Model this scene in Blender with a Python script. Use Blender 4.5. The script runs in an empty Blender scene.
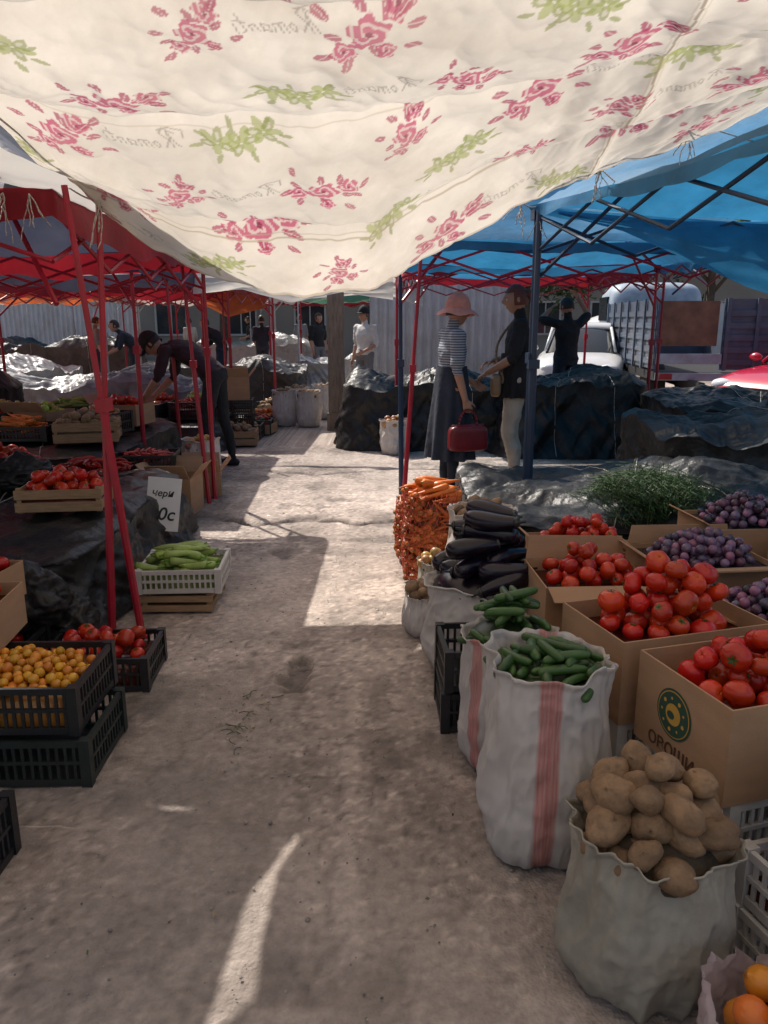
import bpy, math, random, numpy as np
from mathutils import Vector, Matrix
scene=bpy.context.scene
RS=np.random.RandomState(11)
# ------------------------------------------------------------------ noise
TAB=np.random.RandomState(3).rand(64,64,64)*2-1
def vnoise(p):
    p=np.asarray(p,float); i=np.floor(p).astype(int); f=p-i; f=f*f*(3-2*f)
    i&=63; j=(i+1)&63
    x0,y0,z0=i.T; x1,y1,z1=j.T; fx,fy,fz=f.T
    a=TAB[x0,y0,z0]*(1-fx)+TAB[x1,y0,z0]*fx; b=TAB[x0,y1,z0]*(1-fx)+TAB[x1,y1,z0]*fx
    c=TAB[x0,y0,z1]*(1-fx)+TAB[x1,y0,z1]*fx; d=TAB[x0,y1,z1]*(1-fx)+TAB[x1,y1,z1]*fx
    return (a*(1-fy)+b*fy)*(1-fz)+(c*(1-fy)+d*fy)*fz
def fbm(p,o=4):
    p=np.asarray(p,float); r=0; a=.5
    for k in range(o):
        r=r+a*vnoise(p*(2**k)+17.3*k); a*=.5
    return r
def ridge(p,o=3):
    p=np.asarray(p,float); r=0; a=.5
    for k in range(o):
        r=r+a*(1-np.abs(vnoise(p*(2**k)+9.1*k))*2); a*=.5
    return r
def col3(x,y,z): return np.stack(np.broadcast_arrays(x,y,z),-1).reshape(-1,3).astype(float)
# ------------------------------------------------------------------ mesh builder
class MB:
    def __init__(s): s.v=[];s.f=[];s.c=[];s.m=[];s.n=0
    def add(s,v,f,mi=0,col=(1,1,1)):
        v=np.asarray(v,float).reshape(-1,3); k=len(v)
        c=np.asarray(col,float)
        if c.ndim==1: c=np.tile(c,(k,1))
        s.v.append(v); s.c.append(c)
        if isinstance(f,np.ndarray): ff=(f+s.n).tolist()
        else: ff=[[i+s.n for i in q] for q in f]
        s.f+=ff; s.m+=[mi]*len(ff); s.n+=k
    def box(s,c,d,mi=0,R=None,col=(1,1,1)):
        v=np.array([[x,y,z] for x in(-.5,.5) for y in(-.5,.5) for z in(-.5,.5)])*np.array(d)
        if R is not None: v=v@np.array(R).T
        s.add(v+np.array(c),[[0,1,3,2],[4,6,7,5],[0,4,5,1],[2,3,7,6],[0,2,6,4],[1,5,7,3]],mi,col)
    def tube(s,p1,p2,r,n=8,mi=0,col=(1,1,1),r2=None):
        v,f=capsule(p1,p2,r,r if r2 is None else r2,n,flat=True); s.add(v,f,mi,col)
    def path(s,pts,r,n=6,mi=0,col=(1,1,1)):
        for a,b in zip(pts[:-1],pts[1:]): s.tube(a,b,r,n,mi,col)
    def build(s,name,mats,parent=None,smooth=True,loc=None,rotz=0,auto=None):
        me=bpy.data.meshes.new(name); V=np.concatenate(s.v)
        me.from_pydata(V.tolist(),[],s.f)
        for m in (mats if isinstance(mats,(list,tuple)) else [mats]): me.materials.append(m)
        me.polygons.foreach_set('material_index',s.m)
        me.polygons.foreach_set('use_smooth',[smooth]*len(s.f))
        ca=me.color_attributes.new('Col','FLOAT_COLOR','POINT')
        C=np.concatenate(s.c); ca.data.foreach_set('color',np.concatenate([C,np.ones((len(C),1))],1).ravel())
        me.update()
        if auto: 
            try: me.set_sharp_from_angle(angle=math.radians(auto))
            except Exception: pass
        o=bpy.data.objects.new(name,me); scene.collection.objects.link(o)
        if parent: o.parent=parent
        if loc is not None: o.location=loc
        o.rotation_euler[2]=rotz
        return o
def group(name,loc=(0,0,0),rotz=0):
    e=bpy.data.objects.new(name,None); e.empty_display_size=.1; scene.collection.objects.link(e)
    e.location=loc; e.rotation_euler[2]=rotz; return e
def gridf(nu,nv,wrap=False):
    r=np.arange(nv-1)[:,None]; c=np.arange(nu if wrap else nu-1)[None,:]; c2=(c+1)%nu
    return np.stack([r*nu+c,r*nu+c2,(r+1)*nu+c2,(r+1)*nu+c],-1).reshape(-1,4)
def loft(rings,n=16,caps=True):
    a=np.linspace(0,2*np.pi,n,endpoint=False); V=[]
    for c,U,W in rings:
        V.append(np.array(c)[None]+np.cos(a)[:,None]*np.array(U)[None]+np.sin(a)[:,None]*np.array(W)[None])
    V=np.concatenate(V); F=gridf(n,len(rings),True).tolist()
    if caps:
        F.append(list(range(n))[::-1]); F.append([(len(rings)-1)*n+i for i in range(n)])
    return V,F
def perp(a):
    a=np.array(a,float); a/=np.linalg.norm(a)+1e-12
    h=np.array([0,0,1.]) if abs(a[2])<.9 else np.array([1.,0,0])
    u=np.cross(a,h); u/=np.linalg.norm(u); return a,u,np.cross(a,u)
def capsule(p1,p2,r1,r2,n=12,flat=False):
    p1=np.array(p1,float);p2=np.array(p2,float); a,u,w=perp(p2-p1); R=[]
    if flat: R=[(p1,u*r1,w*r1),(p2,u*r2,w*r2)]
    else:
        for t in (-85,-60,-35,-10): c,s=math.cos(math.radians(t)),math.sin(math.radians(t)); R.append((p1+a*s*r1,u*c*r1,w*c*r1))
        for t in (10,35,60,85): c,s=math.cos(math.radians(t)),math.sin(math.radians(t)); R.append((p2+a*s*r2,u*c*r2,w*c*r2))
    return loft(R,n)
def usphere(nu=16,nv=11):
    th=np.linspace(0.02,np.pi-.02,nv)[:,None]; ph=np.linspace(0,2*np.pi,nu,endpoint=False)[None]
    V=col3(np.sin(th)*np.cos(ph),np.sin(th)*np.sin(ph),np.cos(th)+0*ph)
    F=gridf(nu,nv,True).tolist(); F.append(list(range(nu))); F.append([(nv-1)*nu+i for i in range(nu)][::-1])
    return V,F
def rotm(ax,ang): return np.array(Matrix.Rotation(ang,3,Vector(ax)))
# ------------------------------------------------------------------ materials
def mat(name,col=(.5,.5,.5),rough=.6,var=.15,scale=6,bump=.2,bscale=60,metal=0,attr=False,transl=0,spec=.5,dirt=None,dirtamt=.5,dscale=2,bdist=.01,stretch=None,tcol=None,coat=0):
    m=bpy.data.materials.new(name); m.use_nodes=True; nt=m.node_tree; N=nt.nodes; L=nt.links.new
    b=N['Principled BSDF']; out=N['Material Output']; tc=N.new('ShaderNodeTexCoord')
    vec=tc.outputs['Object']
    if stretch:
        mp=N.new('ShaderNodeMapping'); mp.inputs['Scale'].default_value=stretch; L(vec,mp.inputs['Vector']); vec=mp.outputs[0]
    n1=N.new('ShaderNodeTexNoise'); n1.inputs['Scale'].default_value=scale; n1.inputs['Detail'].default_value=6; n1.inputs['Roughness'].default_value=.6; L(vec,n1.inputs['Vector'])
    mr=N.new('ShaderNodeMapRange'); mr.inputs[1].default_value=.3; mr.inputs[2].default_value=.7; mr.inputs[3].default_value=1-var; mr.inputs[4].default_value=1+var; L(n1.outputs[0],mr.inputs[0])
    sc=N.new('ShaderNodeVectorMath'); sc.operation='SCALE'; L(mr.outputs[0],sc.inputs['Scale'])
    if attr:
        at=N.new('ShaderNodeAttribute'); at.attribute_name='Col'; mu=N.new('ShaderNodeVectorMath'); mu.operation='MULTIPLY'
        L(at.outputs['Color'],mu.inputs[0]); mu.inputs[1].default_value=col; L(mu.outputs[0],sc.inputs[0])
    else: sc.inputs[0].default_value=col
    c=sc.outputs[0]
    if dirt:
        n2=N.new('ShaderNodeTexNoise'); n2.inputs['Scale'].default_value=dscale; n2.inputs['Detail'].default_value=8; n2.inputs['Roughness'].default_value=.7; L(tc.outputs['Object'],n2.inputs['Vector'])
        m2=N.new('ShaderNodeMapRange'); m2.inputs[1].default_value=.45; m2.inputs[2].default_value=.75; m2.inputs[3].default_value=0; m2.inputs[4].default_value=dirtamt; L(n2.outputs[0],m2.inputs[0])
        mx=N.new('ShaderNodeMix'); mx.data_type='RGBA'; L(m2.outputs[0],mx.inputs[0]); L(c,mx.inputs[6]); mx.inputs[7].default_value=(*dirt,1); c=mx.outputs[2]
    L(c,b.inputs['Base Color']); b.inputs['Roughness'].default_value=rough; b.inputs['Metallic'].default_value=metal
    b.inputs['Specular IOR Level'].default_value=spec; b.inputs['Coat Weight'].default_value=coat
    if bump:
        n3=N.new('ShaderNodeTexNoise'); n3.inputs['Scale'].default_value=bscale; n3.inputs['Detail'].default_value=4; L(vec,n3.inputs['Vector'])
        bp=N.new('ShaderNodeBump'); bp.inputs['Strength'].default_value=bump; bp.inputs['Distance'].default_value=bdist; L(n3.outputs[0],bp.inputs['Height']); L(bp.outputs[0],b.inputs['Normal'])
    if transl:
        t=N.new('ShaderNodeBsdfTranslucent'); ms=N.new('ShaderNodeMixShader'); ms.inputs[0].default_value=transl
        L(c,t.inputs['Color']); L(b.outputs[0],ms.inputs[1]); L(t.outputs[0],ms.inputs[2]); L(ms.outputs[0],out.inputs['Surface'])
    return m
M=dict(
 black_plastic=mat('black_plastic',(.014,.015,.017),.42,.3,9,.15,80,dirt=(.08,.07,.06),dirtamt=.35),
 green_plastic=mat('green_plastic',(.012,.022,.020),.45,.3,9,.15,80,dirt=(.08,.07,.06),dirtamt=.35),
 white_plastic=mat('white_plastic',(.60,.57,.53),.4,.1,9,.1,80,dirt=(.3,.24,.18),dirtamt=.5),
 cardboard=mat('cardboard',(.42,.25,.14),.85,.10,5,.15,120,dirt=(.24,.135,.07),dirtamt=.4,stretch=(1,1,4)),
 wood=mat('crate_wood',(.38,.24,.13),.8,.25,14,.3,60,stretch=(1,1,8),dirt=(.15,.1,.06),dirtamt=.5),
 oldwood=mat('weathered_wood',(.32,.24,.17),.85,.3,6,.4,40,stretch=(6,6,1),dirt=(.16,.12,.09),dirtamt=.5),
 tarp=mat('black_tarpaulin',(.016,.015,.015),.42,.35,3,.55,38,dirt=(.085,.078,.07),dirtamt=.5,dscale=2.2,spec=.35),
 gtarp=mat('grey_tarpaulin',(.050,.048,.046),.45,.35,3,.5,30,dirt=(.12,.11,.10),dirtamt=.5,spec=.3),
 wtarp=mat('clear_plastic_sheeting',(.40,.40,.40),.35,.35,3,.5,22,transl=.15,dirt=(.07,.07,.075),dirtamt=.9,dscale=3),
 sack=mat('woven_sack',(.64,.59,.545),.62,.10,20,.35,420,attr=True,bdist=.004,transl=.08,dirt=(.30,.25,.2),dirtamt=.45,dscale=5),
 gsack=mat('green_grey_sack',(.37,.34,.275),.6,.12,16,.35,420,attr=True,bdist=.004,transl=.06,dirt=(.18,.15,.11),dirtamt=.5,dscale=5),
 produce=mat('produce_skin',(1,1,1),.24,.14,9,.03,30,attr=True,spec=.5),
 veg=mat('vegetable_skin',(1,1,1),.38,.2,16,.12,60,attr=True),
 potato=mat('potato_skin',(1,1,1),.75,.28,22,.45,70,attr=True,dirt=(.10,.065,.038),dirtamt=.7,dscale=18),
 leaf=mat('leafy_green',(1,1,1),.55,.3,20,.1,60,attr=True,transl=.2),
 redpole=mat('red_painted_steel',(.40,.010,.030),.4,.15,12,.05,60,dirt=(.18,.035,.03),dirtamt=.6,dscale=7),
 bluepole=mat('blue_painted_steel',(.012,.035,.08),.4,.15,12,.05,60,dirt=(.05,.06,.08),dirtamt=.4),
 greypole=mat('galvanised_steel',(.35,.36,.38),.4,.15,12,.05,60,metal=.6),
 blue=mat('blue_canopy_fabric',(.035,.22,.42),.6,.25,3,.3,14,transl=.40,bdist=.02,dirt=(.06,.17,.27),dirtamt=.5),
 dblue=mat('navy_canopy_fabric',(.065,.075,.12),.65,.2,3,.3,14,transl=.30,bdist=.02,dirt=(.12,.125,.15),dirtamt=.4),
 red=mat('red_canopy_fabric',(.36,.016,.028),.65,.25,3,.3,14,transl=.35,bdist=.02,dirt=(.14,.02,.03),dirtamt=.6),
 orange=mat('orange_canopy_fabric',(.62,.15,.05),.65,.2,3,.3,14,transl=.4),
 whitef=mat('white_canopy_fabric',(.68,.65,.60),.7,.12,4,.3,14,transl=.45,dirt=(.42,.38,.32),dirtamt=.5),
 greenf=mat('green_canopy_fabric',(.08,.22,.15),.7,.12,4,.3,14,transl=.35),
 rope=mat('rope',(.5,.46,.40),.9,.2,60,.2,200),
 steelwall=mat('corrugated_steel',(.50,.51,.52),.5,.15,2,.1,30,metal=.1,dirt=(.30,.26,.22),dirtamt=.6,stretch=(6,6,1)),
 rubber=mat('rubber',(.015,.015,.016),.8,.2,10,.1,60),
 glass=mat('car_glass',(.02,.025,.03),.08,.05,3,0),
 chrome=mat('chrome',(.6,.6,.62),.2,.05,3,0,metal=1),
 carred=mat('red_car_paint',(.50,.010,.045),.25,.05,3,0,coat=.6),
 carwhite=mat('white_car_paint',(.62,.62,.61),.3,.06,3,0,coat=.4,dirt=(.4,.35,.3),dirtamt=.4),
 truckblue=mat('blue_grey_truck_paint',(.07,.10,.15),.5,.2,5,.1,30,dirt=(.12,.09,.07),dirtamt=.6),
 trucklight=mat('pale_blue_truck_paint',(.34,.42,.50),.5,.2,5,.1,30,dirt=(.2,.15,.1),dirtamt=.6),
 rust=mat('brown_panel',(.18,.10,.06),.7,.3,5,.2,30),
 lamp=mat('headlamp_glass',(.7,.72,.75),.1,.05,3,0),
 paper=mat('white_card',(.72,.71,.69),.8,.05,5,.05,60),
 ink=mat('black_ink',(.02,.02,.02),.7,.1,5,0),
 logo_g=mat('green_print',(.03,.08,.05),.8,.1,5,0), logo_y=mat('yellow_print',(.60,.34,.06),.8,.1,5,0), brownink=mat('brown_print',(.10,.045,.02),.8,.1,5,0),
 wall=mat('plaster_wall',(.38,.34,.30),.9,.15,1,.2,20,dirt=(.25,.22,.19),dirtamt=.5), roofm=mat('roof_sheet',(.22,.2,.2),.6,.2,2,.1,20), window=mat('window_glass',(.03,.04,.05),.1,.1,3,0),
 bark=mat('bark',(.09,.065,.045),.9,.3,8,.5,30), foliage=mat('foliage',(1,1,1),.6,.3,8,.1,30,attr=True,transl=.2),
 skin=mat('human_skin',(.42,.225,.145),.5,.08,12,.05,120), skin_attr=mat('face_skin',(1,1,1),.5,.06,12,.05,120,attr=True), hair=mat('dark_hair',(.02,.013,.01),.5,.3,60,.4,90), rhair=mat('auburn_hair',(.14,.035,.018),.5,.3,60,.4,90),
 pinkhat=mat('pink_sunhat_fabric',(.80,.33,.25),.8,.1,30,.3,90,transl=.15), blackc=mat('black_cloth',(.014,.014,.017),.85,.3,6,.5,18,bdist=.02),
 maroon=mat('maroon_cloth',(.032,.013,.02),.85,.3,6,.5,18,bdist=.02), cream=mat('cream_cloth',(.50,.43,.35),.85,.12,6,.5,18,bdist=.02), navyc=mat('navy_cloth',(.02,.028,.045),.85,.3,6,.5,18,bdist=.02),
 whitec=mat('white_cloth',(.60,.59,.57),.85,.1,6,.5,18,bdist=.02), redc=mat('red_cloth',(.28,.03,.03),.85,.1,6,.5,18,bdist=.02), greyc=mat('grey_cloth',(.16,.16,.17),.85,.1,6,.5,18,bdist=.02), bag=mat('oxblood_leather',(.16,.012,.018),.35,.2,8,.2,50), tanbag=mat('tan_leather',(.28,.17,.09),.5,.2,8,.2,50),
 poly=mat('thin_plastic_bag',(.68,.57,.56),.22,.1,10,.4,20,transl=.5), yellowbag=mat('yellow_plastic_bag',(.6,.48,.05),.3,.1,10,.4,20,transl=.4),
 netm=mat('red_net',(.50,.06,.03),.7,.1,20,.1,60),
)
def stripe_mat(name,a,b,freq):
    m=mat(name,a,.85,.1,8,.4,18); nt=m.node_tree; N=nt.nodes; L=nt.links.new
    tc=N.new('ShaderNodeTexCoord'); sx=N.new('ShaderNodeSeparateXYZ'); L(tc.outputs['Object'],sx.inputs[0])
    mu=N.new('ShaderNodeMath'); mu.operation='MULTIPLY'; mu.inputs[1].default_value=freq; L(sx.outputs[2],mu.inputs[0])
    fr=N.new('ShaderNodeMath'); fr.operation='FRACT'; L(mu.outputs[0],fr.inputs[0])
    gt=N.new('ShaderNodeMath'); gt.operation='GREATER_THAN'; gt.inputs[1].default_value=.5; L(fr.outputs[0],gt.inputs[0])
    mx=N.new('ShaderNodeMix'); mx.data_type='RGBA'; L(gt.outputs[0],mx.inputs[0]); mx.inputs[6].default_value=(*a,1); mx.inputs[7].default_value=(*b,1)
    L(mx.outputs[2],N['Principled BSDF'].inputs['Base Color']); return m
M['stripe']=stripe_mat('striped_knit',(.34,.36,.39),(.08,.095,.13),48)
M['awning']=mat('printed_cotton',(1,1,1),.85,.08,3,.3,200,attr=True,transl=.56,bdist=.003,dirt=(.38,.31,.24),dirtamt=.5,dscale=1.6)
# ------------------------------------------------------------------ ground
def ground():
    xs=np.concatenate([-np.geomspace(300,2.6,26),np.arange(-2.5,2.5,.015),np.geomspace(2.55,300,26)])
    ys=np.concatenate([[-60,-20,-6,-1],np.arange(.8,9.5,.015),np.geomspace(9.6,400,46)])
    X,Y=np.meshgrid(xs,ys); x=X.ravel(); y=Y.ravel(); o=0*x
    P=col3(x,y,o)
    z=.012*fbm(P*.9,3)+.008*fbm(P*5,3)+.005*fbm(P*22,3)+.003*np.maximum(0,vnoise(P*60))
    c=np.ones((len(x),3))*np.array([.43,.355,.305])
    big=fbm(P*.8+5,4); c*=(1+.5*big)[:,None]
    mid=fbm(P*4.5+9,4); c*=(1+.45*mid)[:,None]
    fine=fbm(P*40,2); c*=(1+.40*fine)[:,None]
    agg=np.clip((vnoise(P*58+3)-.45)*5,0,1); c*=(1+.45*agg)[:,None]
    agd=np.clip((vnoise(P*47+33)-.5)*5,0,1); c*=(1-.4*agd)[:,None]
    st=np.clip((fbm(P*np.array([2.2,1.1,1])+40,5)-.08)*6,0,1); c*=(1-.32*st)[:,None]
    st2=np.clip((fbm(P*np.array([5,4,1])+90,5)-.22)*9,0,1); c*=(1-.32*st2)[:,None]
    dust=np.clip((fbm(P*np.array([1.6,.7,1])+70,5)-.06)*4,0,1)[:,None]; c=c*(1-.45*dust)+np.array([.47,.40,.35])*.45*dust
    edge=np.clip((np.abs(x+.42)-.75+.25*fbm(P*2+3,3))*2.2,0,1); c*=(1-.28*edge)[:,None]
    def pothole(cx,cy,rx,ry,dep,dark,seed):
        d=np.sqrt(((x-cx)/rx)**2+((y-cy)/ry)**2)+.9*fbm(P*11+seed,4)
        k=np.clip((1-d)*3,0,1); return -dep*k, 1-dark*k
    for a in [(-.38,3.12,.08,.17,.03,.6,1),(-.66,4.95,.12,.16,.02,.55,2),(.02,5.3,.3,.10,.012,.3,3),(-.9,4.45,.2,.05,.006,.2,4),(-.1,1.9,.06,.3,-.004,-.18,5),(-.12,2.6,.03,.6,-.004,-.2,6),(-.5,2.3,.6,.25,.0,.15,7),(-.75,1.6,.3,.2,0,.2,8),(.35,5.1,.2,.5,.004,.35,11),(-1.0,2.9,.2,.3,0,.2,12),(.1,2.3,.12,.3,0,.25,13),(-.2,1.5,.25,.1,.004,.2,14),(.2,4.2,.08,.5,.0,.3,15)]:
        dz,dk=pothole(*a); z+=dz; c*=dk[:,None]
    def crack(pts,w,dep,dark,seed):
        gd=np.full(len(x),9.)
        pts=np.array(pts,float)
        jx=x+.12*fbm(P*6+seed,5); jy=y+.12*fbm(P*6+seed+7,5)
        for a,b in zip(pts[:-1],pts[1:]):
            ab=b-a; t=np.clip(((jx-a[0])*ab[0]+(jy-a[1])*ab[1])/(ab@ab),0,1)
            gd=np.minimum(gd,np.hypot(jx-a[0]-t*ab[0],jy-a[1]-t*ab[1]))
        k=np.exp(-(gd/w)**2)*np.clip(.85+1.2*fbm(P*5+seed*2,2),0,1)
        return -dep*k,1-dark*k
    for a in [([(-1.6,6.0),(-.9,5.75),(-.5,5.9),(-.2,5.7),(.2,5.85)],.05,.045,.92,1),([(-.55,5.9),(-.45,6.3)],.03,.01,.5,2),([(-1.5,7.9),(-.6,7.6),(.1,7.9)],.04,.02,.6,3),([(-.38,2.95),(-.28,2.2),(-.12,1.9),(-.1,1.5)],.012,.003,.3,4),([(-1.0,3.5),(-.4,3.35),(.3,3.5)],.02,.004,-.14,5),([(.0,3.9),(-.15,3.2),(-.1,2.5)],.015,.003,-.18,9),([(-.4,3.2),(-.7,2.6),(-.75,2.0),(-1.0,1.5)],.009,.003,.35,12),([(-.35,3.3),(.1,4.0),(.15,4.6)],.010,.003,.35,13),([(-.66,4.9),(-1.2,4.6)],.012,.003,.35,14)]:
        dz,dk=crack(*a); z+=dz; c*=dk[:,None]
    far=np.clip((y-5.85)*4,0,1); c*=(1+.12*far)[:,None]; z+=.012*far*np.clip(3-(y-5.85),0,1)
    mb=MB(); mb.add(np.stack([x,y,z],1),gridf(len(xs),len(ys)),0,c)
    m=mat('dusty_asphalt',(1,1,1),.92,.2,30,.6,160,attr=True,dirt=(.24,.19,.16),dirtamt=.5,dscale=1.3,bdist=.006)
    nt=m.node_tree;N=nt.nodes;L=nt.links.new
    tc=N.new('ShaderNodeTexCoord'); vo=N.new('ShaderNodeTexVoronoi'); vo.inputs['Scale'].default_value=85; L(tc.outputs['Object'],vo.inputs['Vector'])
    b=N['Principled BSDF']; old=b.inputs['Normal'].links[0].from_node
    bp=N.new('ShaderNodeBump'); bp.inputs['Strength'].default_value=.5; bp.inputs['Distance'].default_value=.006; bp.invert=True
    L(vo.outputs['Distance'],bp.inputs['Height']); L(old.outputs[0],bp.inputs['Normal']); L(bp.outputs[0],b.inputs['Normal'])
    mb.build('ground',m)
ground()
def litter():
    mb=MB(); V,F=usphere(7,5)
    for k in range(1500):
        y=RS.uniform(1.2,8.5)**1; x=RS.uniform(-1.3,.5); r=RS.uniform(.0012,.0042)*(1.8 if RS.rand()<.06 else 1)
        g=RS.uniform(.12,.45); mb.add(V*np.array([r*RS.uniform(.8,1.6),r,r*.6])@rotm((0,0,1),RS.rand()*6).T+[x,y,.003],F,0,(g,g*.86,g*.75))
    for k in range(70):
        x,y=RS.uniform(-1.2,.4),RS.uniform(1.3,6.5)
        if k<22: x,y=-.52+RS.normal()*.05,2.72+RS.normal()*.12
        l=RS.uniform(.006,.02); a=RS.rand()*6; R=rotm((0,0,1),a)
        v=np.array([[-l,0,.006],[0,-l*.35,.012],[l,0,.008],[0,l*.35,.004]])@R.T+[x,y,.004]
        c=(.10,.13,.04) if RS.rand()<.4 else (.38,.31,.2)
        mb.add(v,[[0,1,2,3]],0,c)
    for k in range(14):
        x,y=-.53+RS.normal()*.05,2.75+RS.normal()*.13; a=RS.rand()*6; l=.05
        pts=[(x+math.cos(a+i*.3)*l*i/3,y+math.sin(a+i*.3)*l*i/3,.009+.004*math.sin(i)) for i in range(4)]
        mb.path(pts,.0018,5,0,(.10,.12,.04))
    mb.build('litter',M['veg'])
litter()
# ------------------------------------------------------------------ awning overhead
def awning():
    hem=np.array([(-1.23,3.6,1.99),(-1.16,3.9,1.87),(-.95,4.2,1.745),(-.633,4.5,1.675),(-.085,4.9,1.69),(.12,5.1,1.82),(.45,5.15,2.02),(.818,5.0,2.2),(1.16,4.5,2.29),(1.44,4.0,2.36),(1.66,3.7,2.41),(2.1,3.2,2.46)])
    tt=np.concatenate([[0],np.cumsum(np.linalg.norm(np.diff(hem,axis=0),axis=1))]); tt/=tt[-1]
    nu=640
    u=np.linspace(0,1,nu)
    def sm(a):
        y=np.interp(u,tt,a); k=np.ones(25)/25; yp=np.pad(y,12,mode='reflect',reflect_type='odd'); return np.convolve(yp,k,'valid')
    H=np.stack([sm(hem[:,i]) for i in range(3)],1)
    O=np.stack([np.interp(u,[0,1],[-1.60,2.35]),2.55+0*u,2.42+.12*u],1)
    B=np.stack([np.interp(u,[0,1],[-1.74,2.5]),-1.5+0*u,2.5+.1*u],1)
    v1=np.linspace(0,1,440); v2=np.linspace(0,1,60)[1:]
    A=H[None]*(1-v1)[:,None,None]+O[None]*v1[:,None,None]
    A[:,:,2]+=(.16*np.sin(np.pi*v1)**1)[:,None]*(np.sin(np.pi*np.clip(u*1.15,0,1)))[None]
    Bk=O[None]*(1-v2)[:,None,None]+B[None]*v2[:,None,None]
    P=np.concatenate([A,Bk],0); nv=P.shape[0]
    vv=np.concatenate([v1*2.1,2.1+v2*4.05])
    ss=u*3.9
    S,T=np.meshgrid(ss,vv); s=S.ravel(); t=T.ravel()
    P=P.reshape(-1,3)
    q=col3(s*1.1,t*2.6,0*s)
    z=.04*fbm(q*1.0,3)+.038*ridge(col3(s*2.2+t*1.4,t*1.2,0*s),3)*np.clip(1.3-t*.25,.3,1)
    z+=.022*fbm(col3(s*9,t*2.2,3+0*s),2)+.020*(ridge(col3(s*4-t*3,t*3+s,5+0*s),3)-.5)
    for tk,am in ((.46,.06),(1.22,.055),(1.9,.07)):
        z+=am*np.exp(-np.abs(t-tk-.05*np.sin(s*1.7))/.09)
    su=2.62+.04*np.sin(t*2)
    z-=.02*np.exp(-((s-su)/.04)**2)
    P[:,2]+=z-.035
    base=np.array([.60,.55,.475]); C=np.tile(base,(len(s),1)).astype(float)
    C*=(1+.22*fbm(q*1.5,4))[:,None]
    def put(mask,c,a=1.): C[mask]=C[mask]*(1-a)+np.array(c)*a
    pink=np.array([.34,.045,.11]); green=np.array([.25,.28,.09]); ink=np.array([.17,.15,.13])
    rs=np.random.RandomState(5)
    def ell(a,b,ca,cb,ra,rb,ang):
        c_,s_=math.cos(ang),math.sin(ang); x=(a-ca)*c_+(b-cb)*s_; y=-(a-ca)*s_+(b-cb)*c_
        return (x/ra)**2+(y/rb)**2
    def rose(cs,ct,rot,sc,colr):
        idx=np.where((np.abs(s-cs)<.28*sc)&(np.abs(t-ct)<.28*sc))[0]
        if len(idx)==0: return
        c_,s_=math.cos(rot),math.sin(rot); a=((s[idx]-cs)*c_+(t[idx]-ct)*s_)/sc; b=(-(s[idx]-cs)*s_+(t[idx]-ct)*c_)/sc
        def pm(m,c,al=.85): C[idx[m]]=C[idx[m]]*(1-al)+np.array(c)*al
        for fx,fy,fs in ((0,0,1),(.12,.05,.72),(-.11,-.05,.65),(.03,-.10,.5)):
            ra=np.hypot(a-fx,b-fy)/fs; th=np.arctan2(b-fy,a-fx)
            edge=.070*(1+.16*np.cos(5*th+fx*20)+.07*np.cos(11*th)); m=ra<edge
            gaps=(np.sin(ra*150+th*1.6+1.5*np.sin(3*th))>.45)
            pm(m,colr*1.2); pm(m&gaps,base,.7)
            pm(ra<.012,colr*.5)
        for k in range(11):
            an=k*.63+rot; d=.15+.045*math.sin(k*2.3+rot*5); ca,cb=d*math.cos(an)*1.15,d*math.sin(an)*.8
            e=ell(a,b,ca,cb,.034,.016,an+.6*math.sin(k)); m=e<1; pm(m,colr*.95,.8)
            rib=np.abs(-(a-ca)*math.sin(an)+(b-cb)*math.cos(an))<.002; pm(m&rib,base,.7)
    def spray(cs,ct,rot,sc):
        idx=np.where((np.abs(s-cs)<.28*sc)&(np.abs(t-ct)<.28*sc))[0]
        if len(idx)==0: return
        c_,s_=math.cos(rot),math.sin(rot); a=((s[idx]-cs)*c_+(t[idx]-ct)*s_)/sc; b=(-(s[idx]-cs)*s_+(t[idx]-ct)*c_)/sc
        def pm(m,c,al=.70): C[idx[m]]=C[idx[m]]*(1-al)+np.array(c)*al
        for fx,fy in ((0,0),(.10,.03),(-.09,.02)):
            for k in range(6):
                an=k*1.05+fx*9; e=ell(a,b,fx+.042*math.cos(an),fy+.036*math.sin(an),.034,.019,an); pm(e<1,green*(1.15 if k%2 else .9)); pm((e<.2)&(k%2==0),base,.6)
        for k in range(8):
            an=k*.8+rot; ca,cb=.185*math.cos(an),.085*math.sin(an); e=ell(a,b,ca,cb,.03,.010,an); pm(e<1,green*.9)
    W=[[(0,0),(.02,.10),(.03,.0)],[( -.01,.09),(.03,.115),(.06,.09),(.03,.055),(.07,0)],[(.09,.02),(.10,.045),(.12,.03),(.105,.0),(.09,.02)],[(.135,0),(.14,.045),(.16,.04),(.16,0),(.165,.04),(.185,.04),(.19,0)],[(.23,.04),(.205,.03),(.21,0),(.235,.01),(.235,.045),(.24,0)],[(.26,0),(.262,.045),(.285,.04),(.287,0)],[(.315,.09),(.31,.01),(.33,0)],[(.295,.055),(.34,.06)],[(.35,.045),(.35,0)],[(-.04,.06),(-.06,.1),(.0,.12),(.06,.105)]]
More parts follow.
